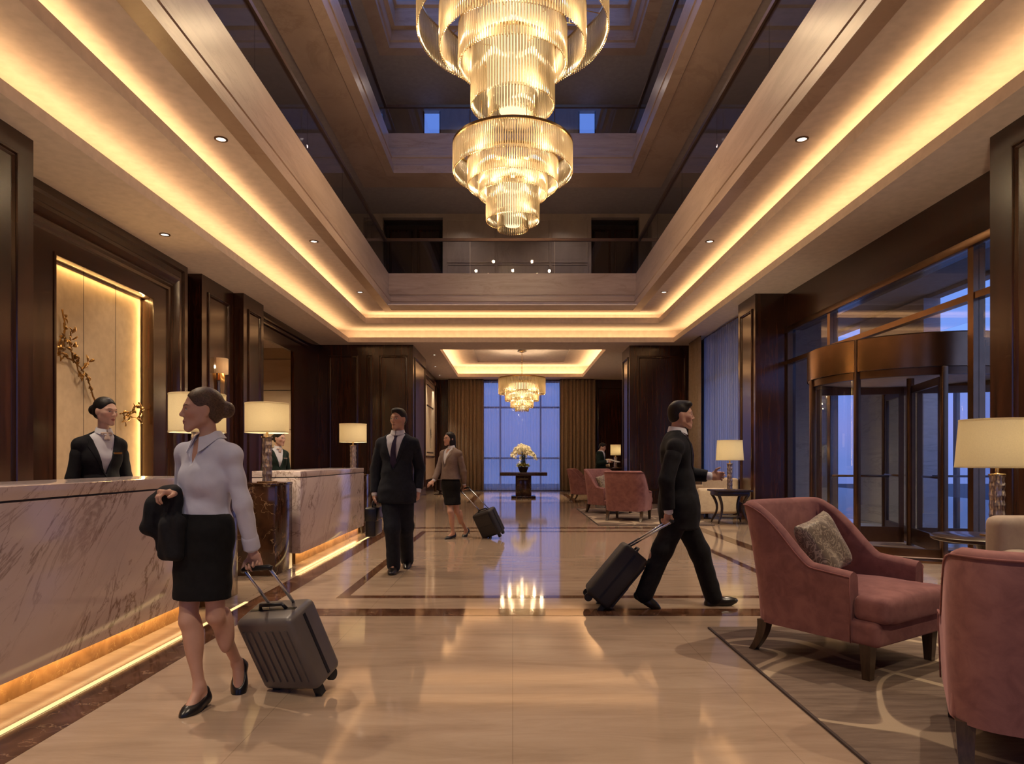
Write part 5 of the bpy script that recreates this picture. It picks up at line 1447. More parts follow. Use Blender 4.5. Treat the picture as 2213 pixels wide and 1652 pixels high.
    def plane(p, n):                                              # keep the side the normal points away from
        return lambda X, Y, Z: (X-p.x)*n.x + (Y-p.y)*n.y + (Z-p.z)*n.z
    def wedge(apex, slope, top, depth=0.0):
        "opening in the front of a jacket or collar, widening upwards from the apex"
        def f(X, Y, Z):
            u = (X-apex.x)*cl.x + (Y-apex.y)*cl.y
            w = (X-apex.x)*cf.x + (Y-apex.y)*cf.y
            inside = np.minimum(np.minimum(slope*(Z-apex.z) - np.abs(u), w - depth), top - Z + 0*X)
            return inside
        return f
    zb = S.get('sleeve', 0.0)
    sl = []
    for s in 'LR':
        a = (J['wr'+s] - J['el'+s]).normalized()
        sl.append((J['wr'+s] - a*0.012, a))
    arm_all = arms['L'] + arms['R']
    collar_z = neck.z
    if S['top'] in ('suit', 'jacket'):
        apex = waist + UP*S.get('apex', 0.05)
        shirt_m = S.get('shirt', 'shirt')
        part('shirt', torso + shoulders + [(('c', neck - UP*0.02, h(0, -0.02, -0.075), nk*1.05, nk*0.98), .03)], shirt_m, 0.006, cuts=[below(collar_z + 0.035), above(pelvis.z)] + ([wedge(neck - UP*0.09, 0.5, 9, -0.02)] if fem and not S.get('scarf') else []))
        jm = S['jacket']
        hem = S.get('hem', pelvis.z - 0.13)
        skirt_p = [(('e', pelvis - UP*0.02, PR, (0.178*k, 0.132*k, 0.17)), .08), (('c', waist, pelvis - UP*0.1, 0.125*k, 0.15*k), .06)]
        if not fem: skirt_p += [(('c', pelvis + pl*0.07 - UP*0.0, pelvis + pl*0.085 - UP*0.2, 0.115, 0.118), .05), (('c', pelvis - pl*0.07, pelvis - pl*0.085 - UP*0.2, 0.115, 0.118), .05)]
        jcuts = [above(hem), below(collar_z + 0.022), wedge(apex, S.get('lapel', 0.30), 9, 0.02)]
        lower = wedge
        def arms_cut(s):  # sleeve ends
            p, n = sl[0 if s == 'L' else 1]
            return p, n
        stub = [(('c', J['sh'+s], J['sh'+s].lerp(J['el'+s], 0.22), sh, ua*0.93), .025) for s in 'LR']
        jt = part('jacket', torso + shoulders + skirt_p + stub, jm, 0.016, cuts=jcuts, kk=0.05)
        for s in 'LR':
            p, n = arms_cut(s)
            ap = [(('c', J['sh'+s].lerp(J['el'+s], 0.07), J['sh'+s].lerp(J['el'+s], 0.3), sh*0.99, ua*1.0), .02), (('c', J['sh'+s].lerp(J['el'+s], 0.3), J['el'+s], ua*1.0, ua*0.97), .02), (('c', J['el'+s], J['wr'+s], fa*1.10, wr*1.30), .02)]
            V, Q = implicit(ap, g, cuts=[plane(p - n*0.012, n)], inflate=0.0165, k=0.02, smooth=2)
            V = wrinkle(V, 0.0022, V.mean(0)); quads_obj('sleeve', V, Q, M[jm], jt)
            V, Q = implicit([(('c', p - n*0.05, p + n*0.004, wr*1.22, wr*1.2), .01)], min(g, 0.006), inflate=0.004, k=0.01)
            quads_obj('cuff', V, Q, M[shirt_m], root)
        # lapels: strips laid on the jacket front along the opening
        jb = BVHTree.FromPolygons([v.co.copy() for v in jt.data.vertices], [tuple(p9.vertices) for p9 in jt.data.polygons])
        bm = bmesh.new()
        def front_hit(q9):
            hit = jb.ray_cast(q9 + cf*0.4, -cf, 0.55)
            return None if hit[0] is None else (hit[0] - q9).dot(cf)
        for sx in (-1, 1):
            rows = []; n9 = 12; last = None
            for i in range(n9+1):
                u = i/n9; zz = apex.z + (collar_z + 0.012 - apex.z)*u
                x0 = S.get('lapel', 0.30)*(zz - apex.z)
                wdt = (0.008 + 0.052*min(1, u/0.72)) if u < 0.72 else (0.040 - 0.018*(u-0.72)/0.28)
                b9 = Vector((apex.x, apex.y, zz))
                qs = []
                for xx in (x0 + 0.003, x0 + wdt*0.5, x0 + wdt):
                    q9 = b9 + cl*sx*xx; d9 = front_hit(q9)
                    qs.append((q9, d9))
                if any(d9 is None for _, d9 in qs): continue
                ds = [d9 for _, d9 in qs]
                if last is not None and max(abs(x9-y9) for x9, y9 in zip(ds, last)) > 0.035: break
                last = ds
                pts = [q9 + cf*(d9 + e9) for (q9, d9), e9 in zip(qs, (0.006, 0.008, 0.007))]
                back = [q9 + cf*(d9 - 0.004) for q9, d9 in qs]
                rows.append([bm.verts.new(p9) for p9 in (pts[0], pts[1], pts[2], back[2], back[0])])
            for i in range(len(rows)-1):
                for q4 in range(5): bm.faces.new((rows[i][q4], rows[i][(q4+1)%5], rows[i+1][(q4+1)%5], rows[i+1][q4]))
            if len(rows) > 1: bm.faces.new(rows[0]); bm.faces.new(rows[-1][::-1])
        from_bm('lapels', bm, M[jm], jt, auto=0.8)
        # shirt collar
        bm = bmesh.new()
        cpt = neck + UP*0.012 + cf*0.004
        for sx in (-1, 1):
            rows = []
            for i in range(9):
                a = PI*(0.03 + 0.97*i/8)
                rad = nk*1.12 + 0.011
                p0 = cpt + cl*sx*math.sin(a)*rad + cf*math.cos(a)*rad*1.05
                o1 = (cl*sx*math.sin(a) + cf*math.cos(a))
                top = p0 + UP*(0.032 - 0.012*math.cos(a)); low = p0 + o1*0.014 - UP*(0.004 + 0.026*max(0, math.cos(a)))
                rows.append([bm.verts.new(top), bm.verts.new(low), bm.verts.new(low - o1*0.006), bm.verts.new(top - o1*0.006)])
            for i in range(8):
                for q4 in range(4): bm.faces.new((rows[i][q4], rows[i][(q4+1)%4], rows[i+1][(q4+1)%4], rows[i+1][q4]))
            bm.faces.new(rows[0]); bm.faces.new(rows[-1][::-1])
        from_bm('shirt_collar', bm, M[shirt_m], root, auto=0.8)
        if S.get('tie'):
            kn0 = neck + cf*(nk + 0.022) - UP*0.022
            end = apex + cf*(0.118*k) + UP*0.0
            mid = chest + cf*(0.115*k + 0.022) + UP*0.06
            bm = bmesh.new(); rows = []
            for u, wd, th9 in ((0, 0.019, 0.012), (0.05, 0.021, 0.013), (0.10, 0.013, 0.011), (0.14, 0.015, 0.007), (0.35, 0.022, 0.007), (0.6, 0.030, 0.007), (0.85, 0.037, 0.007), (1.0, 0.038, 0.007)):
                c9 = kn0.lerp(mid, u*2) if u < 0.5 else mid.lerp(end, u*2-1)
                c9 = c9 + cf*0.012*math.sin(PI*u)
                rows.append([bm.verts.new(c9 + cl*a9*wd + cf*b9*th9) for a9, b9 in ((-1, -.6), (-0.9, .5), (0, 1), (0.9, .5), (1, -.6))])
            for i in range(len(rows)-1):
                for q4 in range(5): bm.faces.new((rows[i][q4], rows[i][(q4+1)%5], rows[i+1][(q4+1)%5], rows[i+1][q4]))
            bm.faces.new(rows[0]); bm.faces.new(rows[-1][::-1])
            from_bm('tie', bm, M[S['tie']], root, auto=0.9)
        if S.get('scarf'):
            kn0 = neck + cf*(nk + 0.02) + UP*0.0
            part('neck_scarf', [(('c', kn0 - cl*0.006, kn0 + cl*0.006, 0.011, 0.011), .006), (('e', kn0 + cl*0.026 - UP*0.004, CR, (0.021, 0.011, 0.014)), .006), (('e', kn0 - cl*0.026 - UP*0.004, CR, (0.021, 0.011, 0.014)), .006), (('c', kn0, kn0 - UP*0.05 + cf*0.012 + cl*0.01, 0.009, 0.012), .006), (('c', kn0, kn0 - UP*0.05 + cf*0.012 - cl*0.014, 0.009, 0.011), .006)], 'scarf', 0.001, kk=0.01, r=0.005)
        if S.get('badge'):
            c = chest + cl*0.085 + cf*(0.128) + UP*0.015
            bm = bmesh.new(); obox(bm, c, cl, cf, UP, 0.03, 0.006, 0.008)
            from_bm('name_badge', bm, M['gold'], root)
        bm = bmesh.new()
        for dz in (-0.005, -0.085):
            cb = Vector((apex.x, apex.y, apex.z + dz)) + cf*(0.136*k if not fem else 0.117*k)
            M4 = basis(cl, UP, cf).to_4x4(); M4.translation = cb
            b2 = bmesh.new(); lathe(b2, [(0, -0.004), (0.008, -0.003), (0.008, 0.003), (0, 0.005)], 10); bmesh.ops.transform(b2, matrix=M4, verts=b2.verts[:])
            mm = bpy.data.meshes.new('tmp'); b2.to_mesh(mm); b2.free(); bm.from_mesh(mm); bpy.data.meshes.remove(mm)
        from_bm('buttons', bm, M['leather'], jt, smooth=True)
    else:   # blouse
        cutz = S['waist_z'] - 0.03
        def hemcut(X, Y, Z): return np.minimum(cutz - Z, 0.165 - np.sqrt((X-waist.x)**2 + (Y-waist.y)**2))
        b = part('blouse', torso + shoulders + [(('c', J['sh'+s], J['el'+s], sh*0.94, ua*0.94), .025) for s in 'LR'] + [(('c', J['el'+s], J['wr'+s] - sl['LR'.index(s)][1]*0.03, fa*1.05, wr*1.3), .015) for s in 'LR'] + [(('c', neck - UP*0.03, h(0, -0.02, -0.085), nk*1.08, nk), .03)], S['jacket'], 0.012, cuts=[hemcut, below(collar_z + 0.02), wedge(neck - UP*0.135, 0.42, 9, -0.01)])
        for s in 'LR':
            p, n = sl[0 if s == 'L' else 1]
            V, Q = implicit([(('c', p - n*0.06, p, wr*1.4, wr*1.38), .01)], 0.006, inflate=0.013, cuts=[plane(p, n)], k=0.01)
            quads_obj('cuff', V, Q, M[S['jacket']], b)
        bm = bmesh.new()
        for sx in (-1, 1):
            rows = []
            for i in range(11):
                a = PI*(0.10 + 0.90*i/10)
                rad = nk*1.15 + 0.012 + 0.016*max(0, math.cos(a))
                o1 = (cl*sx*math.sin(a) + cf*math.cos(a))
                p0 = neck + UP*(0.014 - 0.035*max(0, math.cos(a))) + o1*rad
                top = p0 + UP*0.024; low = p0 + o1*0.026 - UP*(0.012 + 0.045*max(0, math.cos(a))**2) + cl*sx*0.02*max(0, math.cos(a))
                rows.append([bm.verts.new(top), bm.verts.new(low), bm.verts.new(low - o1*0.007), bm.verts.new(top - o1*0.007)])
            for i in range(10):
                for q4 in range(4): bm.faces.new((rows[i][q4], rows[i][(q4+1)%4], rows[i+1][(q4+1)%4], rows[i+1][q4]))
            bm.faces.new(rows[0]); bm.faces.new(rows[-1][::-1])
        from_bm('collar', bm, M[S['jacket']], b, auto=0.8)
    if S['bottom'] == 'skirt':
        kz = S['skirt_hem']
        mid = (J['knL'] + J['knR'])*0.5
        pr = [(('e', pelvis, PR, (0.150*k, 0.112*k, 0.15)), .06), (('c', waist, pelvis, 0.095*k, 0.105*k), .06)]
        for s in 'LR':
            pr += [(('c', J['hip'+s], J['hip'+s].lerp(J['kn'+s], 1.05), 0.080, 0.058), .07)]
        pr += [(('c', pelvis - UP*0.08, mid + UP*0.03, 0.10, 0.075), .07)]
        part('skirt', pr, S['skirt'], 0.012, cuts=[above(kz), below(S['waist_z'])], kk=0.06)
    else:
        tr = part('trousers', torso[2:3] + [(('c', J['hip'+s], J['kn'+s], th*1.12, kn*1.28), .05) for s in 'LR'] + [(('c', J['kn'+s], J['an'+s] - UP*0.025, kn*1.22, an*1.72), .04) for s in 'LR'],
             S['trousers'], 0.010, cuts=[below(waist.z + 0.02)], kk=0.04)
    # ---- shoes
    for s in 'LR':
        a, t = J['an'+s], J['toe'+s]
        heel = J.get('heel'+s, a + UP*(-0.05) - (t-a).normalized()*0.03)
        fd = (t - heel).normalized(); sd = fd.cross(UP).normalized() if abs(fd.z) < 0.9 else fd.cross(pf).normalized(); fu = sd.cross(fd).normalized()
        FR = basis(sd, fd, fu)
        if fem:
            pr = [(('c', heel - fu*0.008, t, 0.030, 0.022), .03), (('e', heel.lerp(t, .78) - fu*0.006, FR, (0.036, 0.055, 0.026)), .03), (('e', t + fd*0.02, FR, (0.02, 0.035, 0.016)), .02), (('c', heel, heel + fu*0.03 - fd*0.012, 0.028, 0.022), .02)]
            V, Q = implicit(pr, 0.006, inflate=0.006, k=0.02, sub=[(('e', heel.lerp(t, .42) + fu*0.045, FR, (0.035, 0.065, 0.040)), .01)])
            sh_o = quads_obj('shoe', V, Q, M['leather'], root)
            hb = heel - fd*0.012 - fu*0.025
            dirn = (-UP*0.9 + 0.0*fd).normalized() if S.get('planted'+s, True) else (-fu*0.95 - fd*0.2).normalized()
            Lh = max(0.03, (hb.z + O.z - 0.006)) if S.get('planted'+s, True) else 0.075
            tube_obj('heel', [hb + fu*0.015, hb + dirn*Lh*0.5, hb + dirn*Lh], [0.018, 0.008, 0.006], M['leather'], sh_o, 8)
        else:
            pr = [(('c', heel - fu*0.012, t - fu*0.008, 0.033, 0.027), .03), (('e', heel.lerp(t, .80) - fu*0.008, FR, (0.046, 0.075, 0.032)), .03), (('e', t + fd*0.035 - fu*0.01, FR, (0.032, 0.04, 0.02)), .02), (('c', heel, a + fu*0.01, 0.035, 0.038), .03), (('c', a, heel.lerp(t, .6), 0.036, 0.03), .03)]
            V, Q = implicit(pr, min(g, 0.008), inflate=0.006, k=0.02, cuts=[plane(heel - fu*0.045, -fu)])
            quads_obj('shoe', V, Q, M['leather'], root)
    return root
def at(p, q): return p
# --------------------------------------------------------------- the woman with the coat
f1 = yfwd(-0.55, -0.83); l1 = UP.cross(f1)
pel = P(440, 1142, 3.42)
ne = P(452, 948, 3.40)
J1 = dict(head=P(437, 886, 3.40), neck=ne, chest=P(452, 1022, 3.41), waist=P(444, 1090, 3.41), pelvis=pel,
          shL=P(499, 983, 3.33), shR=P(401, 980, 3.49), elL=P(525, 1092, 3.36), wrL=P(546, 1192, 3.44), elR=P(394, 1078, 3.54), wrR=P(384, 1068, 3.33),
          hipL=pel + l1*0.082 - UP*0.02, hipR=pel - l1*0.082 - UP*0.02,
          knR=P(407, 1342, 3.36), anR=P(431, 1482, 3.37), toeR=P(408, 1537, 3.30), heelR=P(440, 1507, 3.40),
          knL=P(466, 1332, 3.38), anL=P(512, 1432, 3.62), toeL=P(516, 1494, 3.60), heelL=P(520, 1440, 3.66))
person('woman in pale blouse and black skirt striding past the counter, coat over her arm', dict(J=J1, female=True, res=0.0055, garment_res=0.008, chest_dir=f1, pelvis_dir=f1, head_dir=yfwd(-0.86, -0.5, -0.03),
    head_scale=0.93, hair='bun', hair_mat='hair_brown', top='blouse', jacket='blouse', bottom='skirt', skirt='skirt', waist_z=EYE-(1108-VY)*3.41/F, skirt_hem=EYE-(1292-VY)*3.4/F, build=0.93, skin='skin',
    plantedL=False, handL=(Vector((0.25, 0.1, -1)), Vector((-0.3, -1, 0)), Vector((-1, 0, 0)), (1.1, 1.2, 0.9)), handR=(Vector((-0.55, -0.7, 0.15)), Vector((0.3, 0.4, -1)), Vector((0.7, -0.6, 0)), (0.8, 0.9, 0.7))), (P(437, 0, 3.40).x, 3.40, 0))
# coat folded over her forearm
cO = Vector((P(372, 0, 3.36).x, 3.40, 0.0))
ct = empty('coat', cO, label='black coat draped over the forearm of the woman in the pale blouse', cat='coat')
q = lambda x, y, d: P(x, y, d) - cO
cp = [(('c', q(392, 1084, 3.47), q(380, 1074, 3.37), 0.055, 0.05), .04), (('c', q(392, 1084, 3.46), q(338, 1100, 3.38), 0.05, 0.05), .05),
      (('b', q(366, 1125, 3.35), basis(Vector((0.8, -0.6, 0)), Vector((0.6, 0.8, 0)), UP), (0.085, 0.035, 0.17), 0.03), .05),
      (('b', q(372, 1168, 3.30), basis(Vector((0.85, -0.5, 0)), Vector((0.5, 0.85, 0)), UP), (0.065, 0.028, 0.10), 0.025), .04),
      (('c', q(345, 1095, 3.38), q(322, 1140, 3.36), 0.055, 0.045), .05), (('c', q(352, 1110, 3.44), q(338, 1145, 3.42), 0.05, 0.03), .04),
      (('c', q(358, 1140, 3.31), q(352, 1200, 3.31), 0.035, 0.022), .03), (('c', q(388, 1130, 3.29), q(384, 1195, 3.29), 0.035, 0.024), .03)]
V, Q = implicit(cp, 0.009, k=0.04, smooth=1)
V = V + 0.006*np.sin(V[:, [0]]*70 + V[:, [2]]*12)*np.array([[0.3, 1, 0]], dtype=np.float32)
quads_obj('coat_cloth', V, Q, M['suit_black'], ct)
# --------------------------------------------------------------- man in navy, walking towards us
f2 = yfwd(-0.12, -1); l2 = UP.cross(f2); D2 = 7.5
pel = P(858, 1062, D2)
J2 = dict(head=P(861, 906, D2), neck=P(860, 938, D2), chest=P(858, 978, D2), waist=P(857, 1022, D2), pelvis=pel,
          shL=P(893, 960, D2-.02), shR=P(825, 960, D2+.03), elL=P(907, 1012, D2+.10), wrL=P(903, 1062, D2+.02), elR=P(812, 1015, D2+.06), wrR=P(810, 1070, D2-.02),
          hipL=pel + l2*0.09 - UP*0.02, hipR=pel - l2*0.09 - UP*0.02,
          knR=P(848, 1143, 7.38), anR=P(851, 1219, 7.48), toeR=P(846, 1236, 7.33), heelR=P(852, 1229, 7.55),
          knL=P(877, 1140, 7.55), anL=P(880, 1207, 7.88), toeL=P(879, 1224, 7.76), heelL=P(880, 1213, 7.93))
person('man in navy suit and purple tie walking with a briefcase', dict(J=J2, res=0.0075, garment_res=0.010, chest_dir=f2, pelvis_dir=f2, head_dir=yfwd(-0.45, -0.9, 0), hair='short', top='suit', jacket='suit_navy', shirt='shirt', tie='tie',
    bottom='trousers', trousers='suit_navy', apex=0.03, lapel=0.27, skin='skin', build=1.05, handL=(Vector((0, -0.1, -1)), Vector((-1, 0.2, 0)), Vector((0, -1, 0)), (0.5, 0.6, 0.5)), handR=(Vector((0, -0.05, -1)), Vector((1, 0.1, 0)), Vector((0, -1, 0)), (1.0, 1.3, 1.0))), (P(858, 0, D2).x, D2, 0))
bo = P(808, 1161, 7.46); bc = empty('briefcase', (bo.x, bo.y, bo.z), label='dark briefcase hanging from the hand of the man in the navy suit', cat='bag')
rbox('briefcase_body', (0, 0, 0.175), (0.055, 0.20, 0.155), 0.02, M['leather'], bc)
rbox('briefcase_flap', (0, 0, 0.26), (0.062, 0.203, 0.078), 0.02, M['leather'], bc)
tube_obj('briefcase_handle', [(0, -0.07, 0.33), (0, -0.065, 0.385), (0, 0, 0.40), (0, 0.065, 0.385), (0, 0.07, 0.33)], 0.011, M['leather'], bc)
boxes('clasp', [(-0.066, 0.066, -0.11, -0.08, 0.19, 0.22), (-0.066, 0.066, 0.08, 0.11, 0.19, 0.22)], M['brass'], bc, bevel=0.003)
# --------------------------------------------------------------- woman in taupe jacket
f3 = yfwd(-0.75, -0.66); l3 = UP.cross(f3); D3 = 10.8
pel = P(974, 1046, D3)
J3 = dict(head=P(971, 949, D3), neck=P(976, 969, D3), chest=P(974, 992, D3), waist=P(974, 1018, D3), pelvis=pel,
          shL=P(991, 981, D3-.08), shR=P(958, 981, D3+.1), elL=P(1001, 1018, D3-.05), wrL=P(1003, 1048, D3+.05), elR=P(947, 1018, D3), wrR=P(937, 1040, D3-.1),
          hipL=pel + l3*0.08 - UP*0.02, hipR=pel - l3*0.08 - UP*0.02,
          knR=P(973, 1107, 10.62), anR=P(979, 1151, 10.68), toeR=P(967, 1164, 10.62), heelR=P(981, 1157, 10.72),
          knL=P(987, 1106, 10.78), anL=P(1007, 1146, 11.0), toeL=P(1003, 1160, 10.96), heelL=P(1010, 1148, 11.05))
person('woman in taupe jacket walking beyond the man in navy, suitcase behind her', dict(J=J3, female=True, res=0.009, garment_res=0.011, chest_dir=f3, pelvis_dir=f3, head_dir=yfwd(-0.75, -0.65, 0), hair='long', top='jacket', jacket='taupe', shirt='shirt',
    bottom='skirt', skirt='skirt', waist_z=EYE-(1022-VY)*D3/F, skirt_hem=EYE-(1091-VY)*D3/F, hem=EYE-(1036-VY)*D3/F, apex=0.06, lapel=0.30, skin='skin', plantedL=False, build=1.0,
    handL=(Vector((0.1, 0.1, -1)), Vector((-0.5, -0.8, 0)), Vector((-1, 0, 0)), (1.0, 1.2, 0.9)), handR=(Vector((-0.7, -0.3, -0.5)), Vector((0.3, 0.6, -0.4)), Vector((0, -1, 0.4)), (0.25, 0.35, 0.2))), (P(973, 0, D3).x, D3, 0))
# --------------------------------------------------------------- man striding to the right
f4 = yfwd(1, -0.02); l4 = UP.cross(f4); D4 = 5.72
pel = P(1468, 1092, D4)
J4 = dict(head=P(1472, 897, D4), neck=P(1463, 936, D4), chest=P(1460, 985, D4), waist=P(1463, 1042, D4), pelvis=pel,
          shL=P(1463, 968, D4+.17), shR=P(1459, 968, D4-.18), elL=P(1487, 1025, D4+.22), wrL=P(1535, 1030, D4+.14), elR=P(1440, 1040, D4-.26), wrR=P(1445, 1108, D4-.24),
          hipL=pel + l4*0.09 - UP*0.02, hipR=pel - l4*0.09 - UP*0.02,
          knR=P(1432, 1188, D4-.09), anR=P(1392, 1279, D4-.08), toeR=P(1412, 1306, D4-.08), heelR=P(1382, 1287, D4-.08),
          knL=P(1512, 1193, D4+.09), anL=P(1541, 1284, D4+.06), toeL=P(1574, 1298, D4+.06), heelL=P(1533, 1304, D4+.06))
person('man in dark suit striding right, towing a black suitcase', dict(J=J4, res=0.0065, garment_res=0.009, chest_dir=f4, pelvis_dir=f4, head_dir=yfwd(1, -0.12, -0.03), hair='short', top='suit', jacket='suit_black', shirt='shirt', tie='tie',
    bottom='trousers', trousers='suit_black', apex=0.0, lapel=0.24, skin='skin', hem=EYE-(1142-VY)*D4/F, handL=(Vector((1, -0.05, 0.05)), Vector((0, -1, -0.1)), Vector((0, 0, 1)), (0.7, 0.8, 0.6)), handR=(Vector((-0.15, 0, -1)), Vector((-0.5, 1, 0)), Vector((1, 0.3, 0)), (1.0, 1.2, 0.9))), (P(1465, 0, D4).x, D4, 0))
# --------------------------------------------------------------- receptionists
def staff(label, px, D, ys, f, hd, skin, res, x0, coat='suit_black'):
    "ys: pixel rows of head centre, neck, chest, waist, pelvis"
    l = UP.cross(f)
    c = lambda y, dx=0: P(px+dx, y, D)
    pel = c(ys[4])
    ch = c(ys[2]); nk = c(ys[1], x0)
    J = dict(head=c(ys[0], x0+4), neck=nk, chest=ch, waist=c(ys[3]), pelvis=pel,
             shL=ch + l*0.148 + UP*0.082, shR=ch - l*0.148 + UP*0.082, elL=ch + l*0.20 - UP*0.19, elR=ch - l*0.20 - UP*0.19, wrL=ch + l*0.22 - UP*0.42 + f*0.02, wrR=ch - l*0.22 - UP*0.42 + f*0.02,
             hipL=pel + l*0.085, hipR=pel - l*0.085)
    for s, sg in (('L', 1), ('R', -1)):
        b = Vector((pel.x, pel.y, 0)) + l*0.09*sg
        J['kn'+s] = b + UP*0.48 + f*0.02; J['an'+s] = b + UP*0.10 - f*0.02; J['toe'+s] = b + UP*0.025 + f*0.13; J['heel'+s] = b + UP*0.05 - f*0.05
    return person(label, dict(J=J, female=True, res=res, garment_res=res*1.3, chest_dir=f, head_dir=hd, hair='bun', top='jacket', jacket=coat, shirt='shirt', scarf=True, badge=True, bottom='trousers', trousers='suit_black', apex=0.06, lapel=0.27, skin=skin, build=1.0,
        handL=(f*0.1 - UP, -l, f, (0.3, 0.4, 0.3)), handR=(f*0.1 - UP, l, f, (0.3, 0.4, 0.3)), group=None), (pel.x, pel.y, 0))
staff('receptionist in black blazer with hair bun, before the lit niche behind the long counter', 216, 5.5, (889, 937, 984, 1046, 1095), yfwd(0.80, -0.60), yfwd(0.97, -0.28, -0.1), 'skin_pale', 0.0065, 8)
staff('receptionist half hidden behind the drum lamp, beyond the shorter counter', 597, 10.6, (948, 970, 993, 1022, 1048), yfwd(0.75, -0.66), yfwd(0.95, -0.35, -0.1), 'skin_pale', 0.009, 3, 'suit_green')
# --------------------------------------------------------------- distant person
f7 = yfwd(0.9, -0.4); l7 = UP.cross(f7); D7 = 19.0
pel = P(1298, 1022, D7); ch = P(1298, 988, D7)
J7 = dict(head=P(1302, 967, D7), neck=P(1299, 977, D7), chest=ch, waist=P(1298, 1006, D7), pelvis=pel, shL=ch + l7*.18 + UP*.10, shR=ch - l7*.18 + UP*.10, elL=ch + l7*.24 - UP*.17, elR=ch - l7*.24 - UP*.17,
          wrL=ch + l7*.14 - UP*.13 + f7*.24, wrR=ch - l7*.14 - UP*.13 + f7*.24, hipL=pel + l7*.09, hipR=pel - l7*.09)
for s, sg in (('L', 1), ('R', -1)):
    b = Vector((pel.x, pel.y, 0)) + l7*0.09*sg
    J7['kn'+s] = b + UP*0.5; J7['an'+s] = b + UP*0.10 - f7*0.02; J7['toe'+s] = b + UP*0.03 + f7*0.15; J7['heel'+s] = b + UP*0.045 - f7*0.06
person('distant person in dark green jacket holding white papers, behind the gold-cushioned armchair', dict(J=J7, res=0.012, garment_res=0.014, chest_dir=f7, head_dir=yfwd(0.85, -0.5, -0.35), hair='short', top='suit', jacket='suit_green', shirt='shirt', bottom='trousers', trousers='suit_black',
    handL=(f7 - l7*.3, -l7, UP, (.5, .6, .4)), handR=(f7 + l7*.3, l7, UP, (.5, .6, .4))), (pel.x, pel.y, 0))
pp = ch + f7*0.40 - UP*0.11
o = empty('paper_stack', pp, facing(f7.x, f7.y), label='white papers in the hands of the distant green-jacketed person', cat='papers')
rbox('paper', (0, 0, 0), (0.11, 0.15, 0.012), 0.003, M['porcelain'], o, R=Matrix.Rotation(0.25, 3, 'X'))
# ================================================================ luggage
def suitcase(label, foot, u, w, W, Ht, T, grip, mat, shell=True):
    "foot: point on the floor under the wheels; u up along the case; w across its width"
    u = u.normalized(); w = (w - u*w.dot(u)).normalized(); n = w.cross(u).normalized()     # n: front face normal
    t = empty('suitcase', foot, label=label, cat='suitcase', group='trolley suitcases')
    R = basis(w, n, u)
    c = u*(0.055 + Ht/2)
    rbox('case_shell', c, (W/2, T/2, Ht/2), 0.035, mat, t, 4, R)
    bm = bmesh.new()
    if shell:
        for i in range(-3, 4):
            for s in (-1, 1): obox(bm, c + w*(W*0.125*i) + n*s*(T/2), w, n, u, W*0.030, 0.006, Ht/2-0.06)
    else:
        obox(bm, c + n*(T/2) + u*Ht*0.18, w, n, u, W*0.42, 0.012, Ht*0.22); obox(bm, c + n*(T/2) - u*Ht*0.22, w, n, u, W*0.42, 0.016, Ht*0.2)
    bmesh.ops.bevel(bm, geom=bm.edges[:], offset=0.004, segments=2, affect='EDGES')
    from_bm('ribs' if shell else 'front_pocket', bm, mat, t, auto=0.8)
    bm = bmesh.new()      # zip seam round the middle
    for s in (-1, 1):
        obox(bm, c + w*s*(W/2), w, n, u, 0.003, 0.009, Ht/2-0.035); obox(bm, c + u*s*(Ht/2), w, n, u, W/2-0.035, 0.009, 0.003)
    from_bm('zip_seam', bm, M['black_metal'], t)
    ctop = u*(0.055+Ht)
    tube_obj('carry_handle', [ctop - w*0.09, ctop - w*0.075 + u*0.028, ctop + w*0.075 + u*0.028, ctop + w*0.09], 0.010, M['black_metal'], t)
    g = grip - Vector(foot)
    b0 = ctop - n*(T/2-0.035)
    bm = bmesh.new()
    for s in (-1, 1): tube(bm, [b0 + w*s*0.085 - u*0.05, g + w*s*0.085], 0.0085, 8)
    tr = from_bm('telescopic_tubes', bm, M['chrome'], t, smooth=True)
    tube_obj('grip', [g - w*0.10, g - w*0.085 + (g-b0).normalized()*0.012, g + w*0.085 + (g-b0).normalized()*0.012, g + w*0.10], 0.014, M['black_metal'], tr)
    for s in (-1, 1):
        bm = bmesh.new()
        cc = w*s*(W/2-0.05) - n*(T/2-0.05) + u*0.035
        M4 = basis(n, UP.cross(n) if abs(n.z) < .9 else u, w).to_4x4(); M4 = R.to_4x4() @ Matrix.Rotation(PI/2, 4, 'Y'); M4.translation = cc
        lathe(bm, [(0.012, -0.013), (0.034, -0.012), (0.034, 0.012), (0.012, 0.013)], 20)
        bmesh.ops.transform(bm, matrix=M4, verts=bm.verts[:])
        from_bm('wheel', bm, M['rubber'], t, auto=0.7)
        bm = bmesh.new(); obox(bm, w*s*(W/2-0.05) + n*(T/2-0.05) + u*0.03, w, n, u, 0.02, 0.02, 0.028)
        from_bm('foot', bm, M['rubber'], t)
    return t
def on_floor(px, py):
    d = EYE*F/(py-VY); p = P(px, py, d); p.z = 0.0; return p
s1 = on_floor(664, 1488); s1.z = 0.012
suitcase('grey ribbed suitcase towed by the woman with the coat, largest of the three', s1, Vector((-0.27, -0.30, 0.92)), Vector((0.93, -0.36, 0)), 0.38, 0.44, 0.22, P(556, 1232, 3.42) , M['case_grey'])
s2 = on_floor(1278, 1312); s2.z = 0.03
suitcase('black suitcase steeply tilted behind the man striding right', s2, Vector((0.62, 0.0, 0.74)), Vector((0.12, 1, 0)), 0.38, 0.53, 0.24, P(1447, 1128, D4-.24), M['case_black'], shell=False)
s3 = on_floor(1071, 1163); s3.z = 0.01
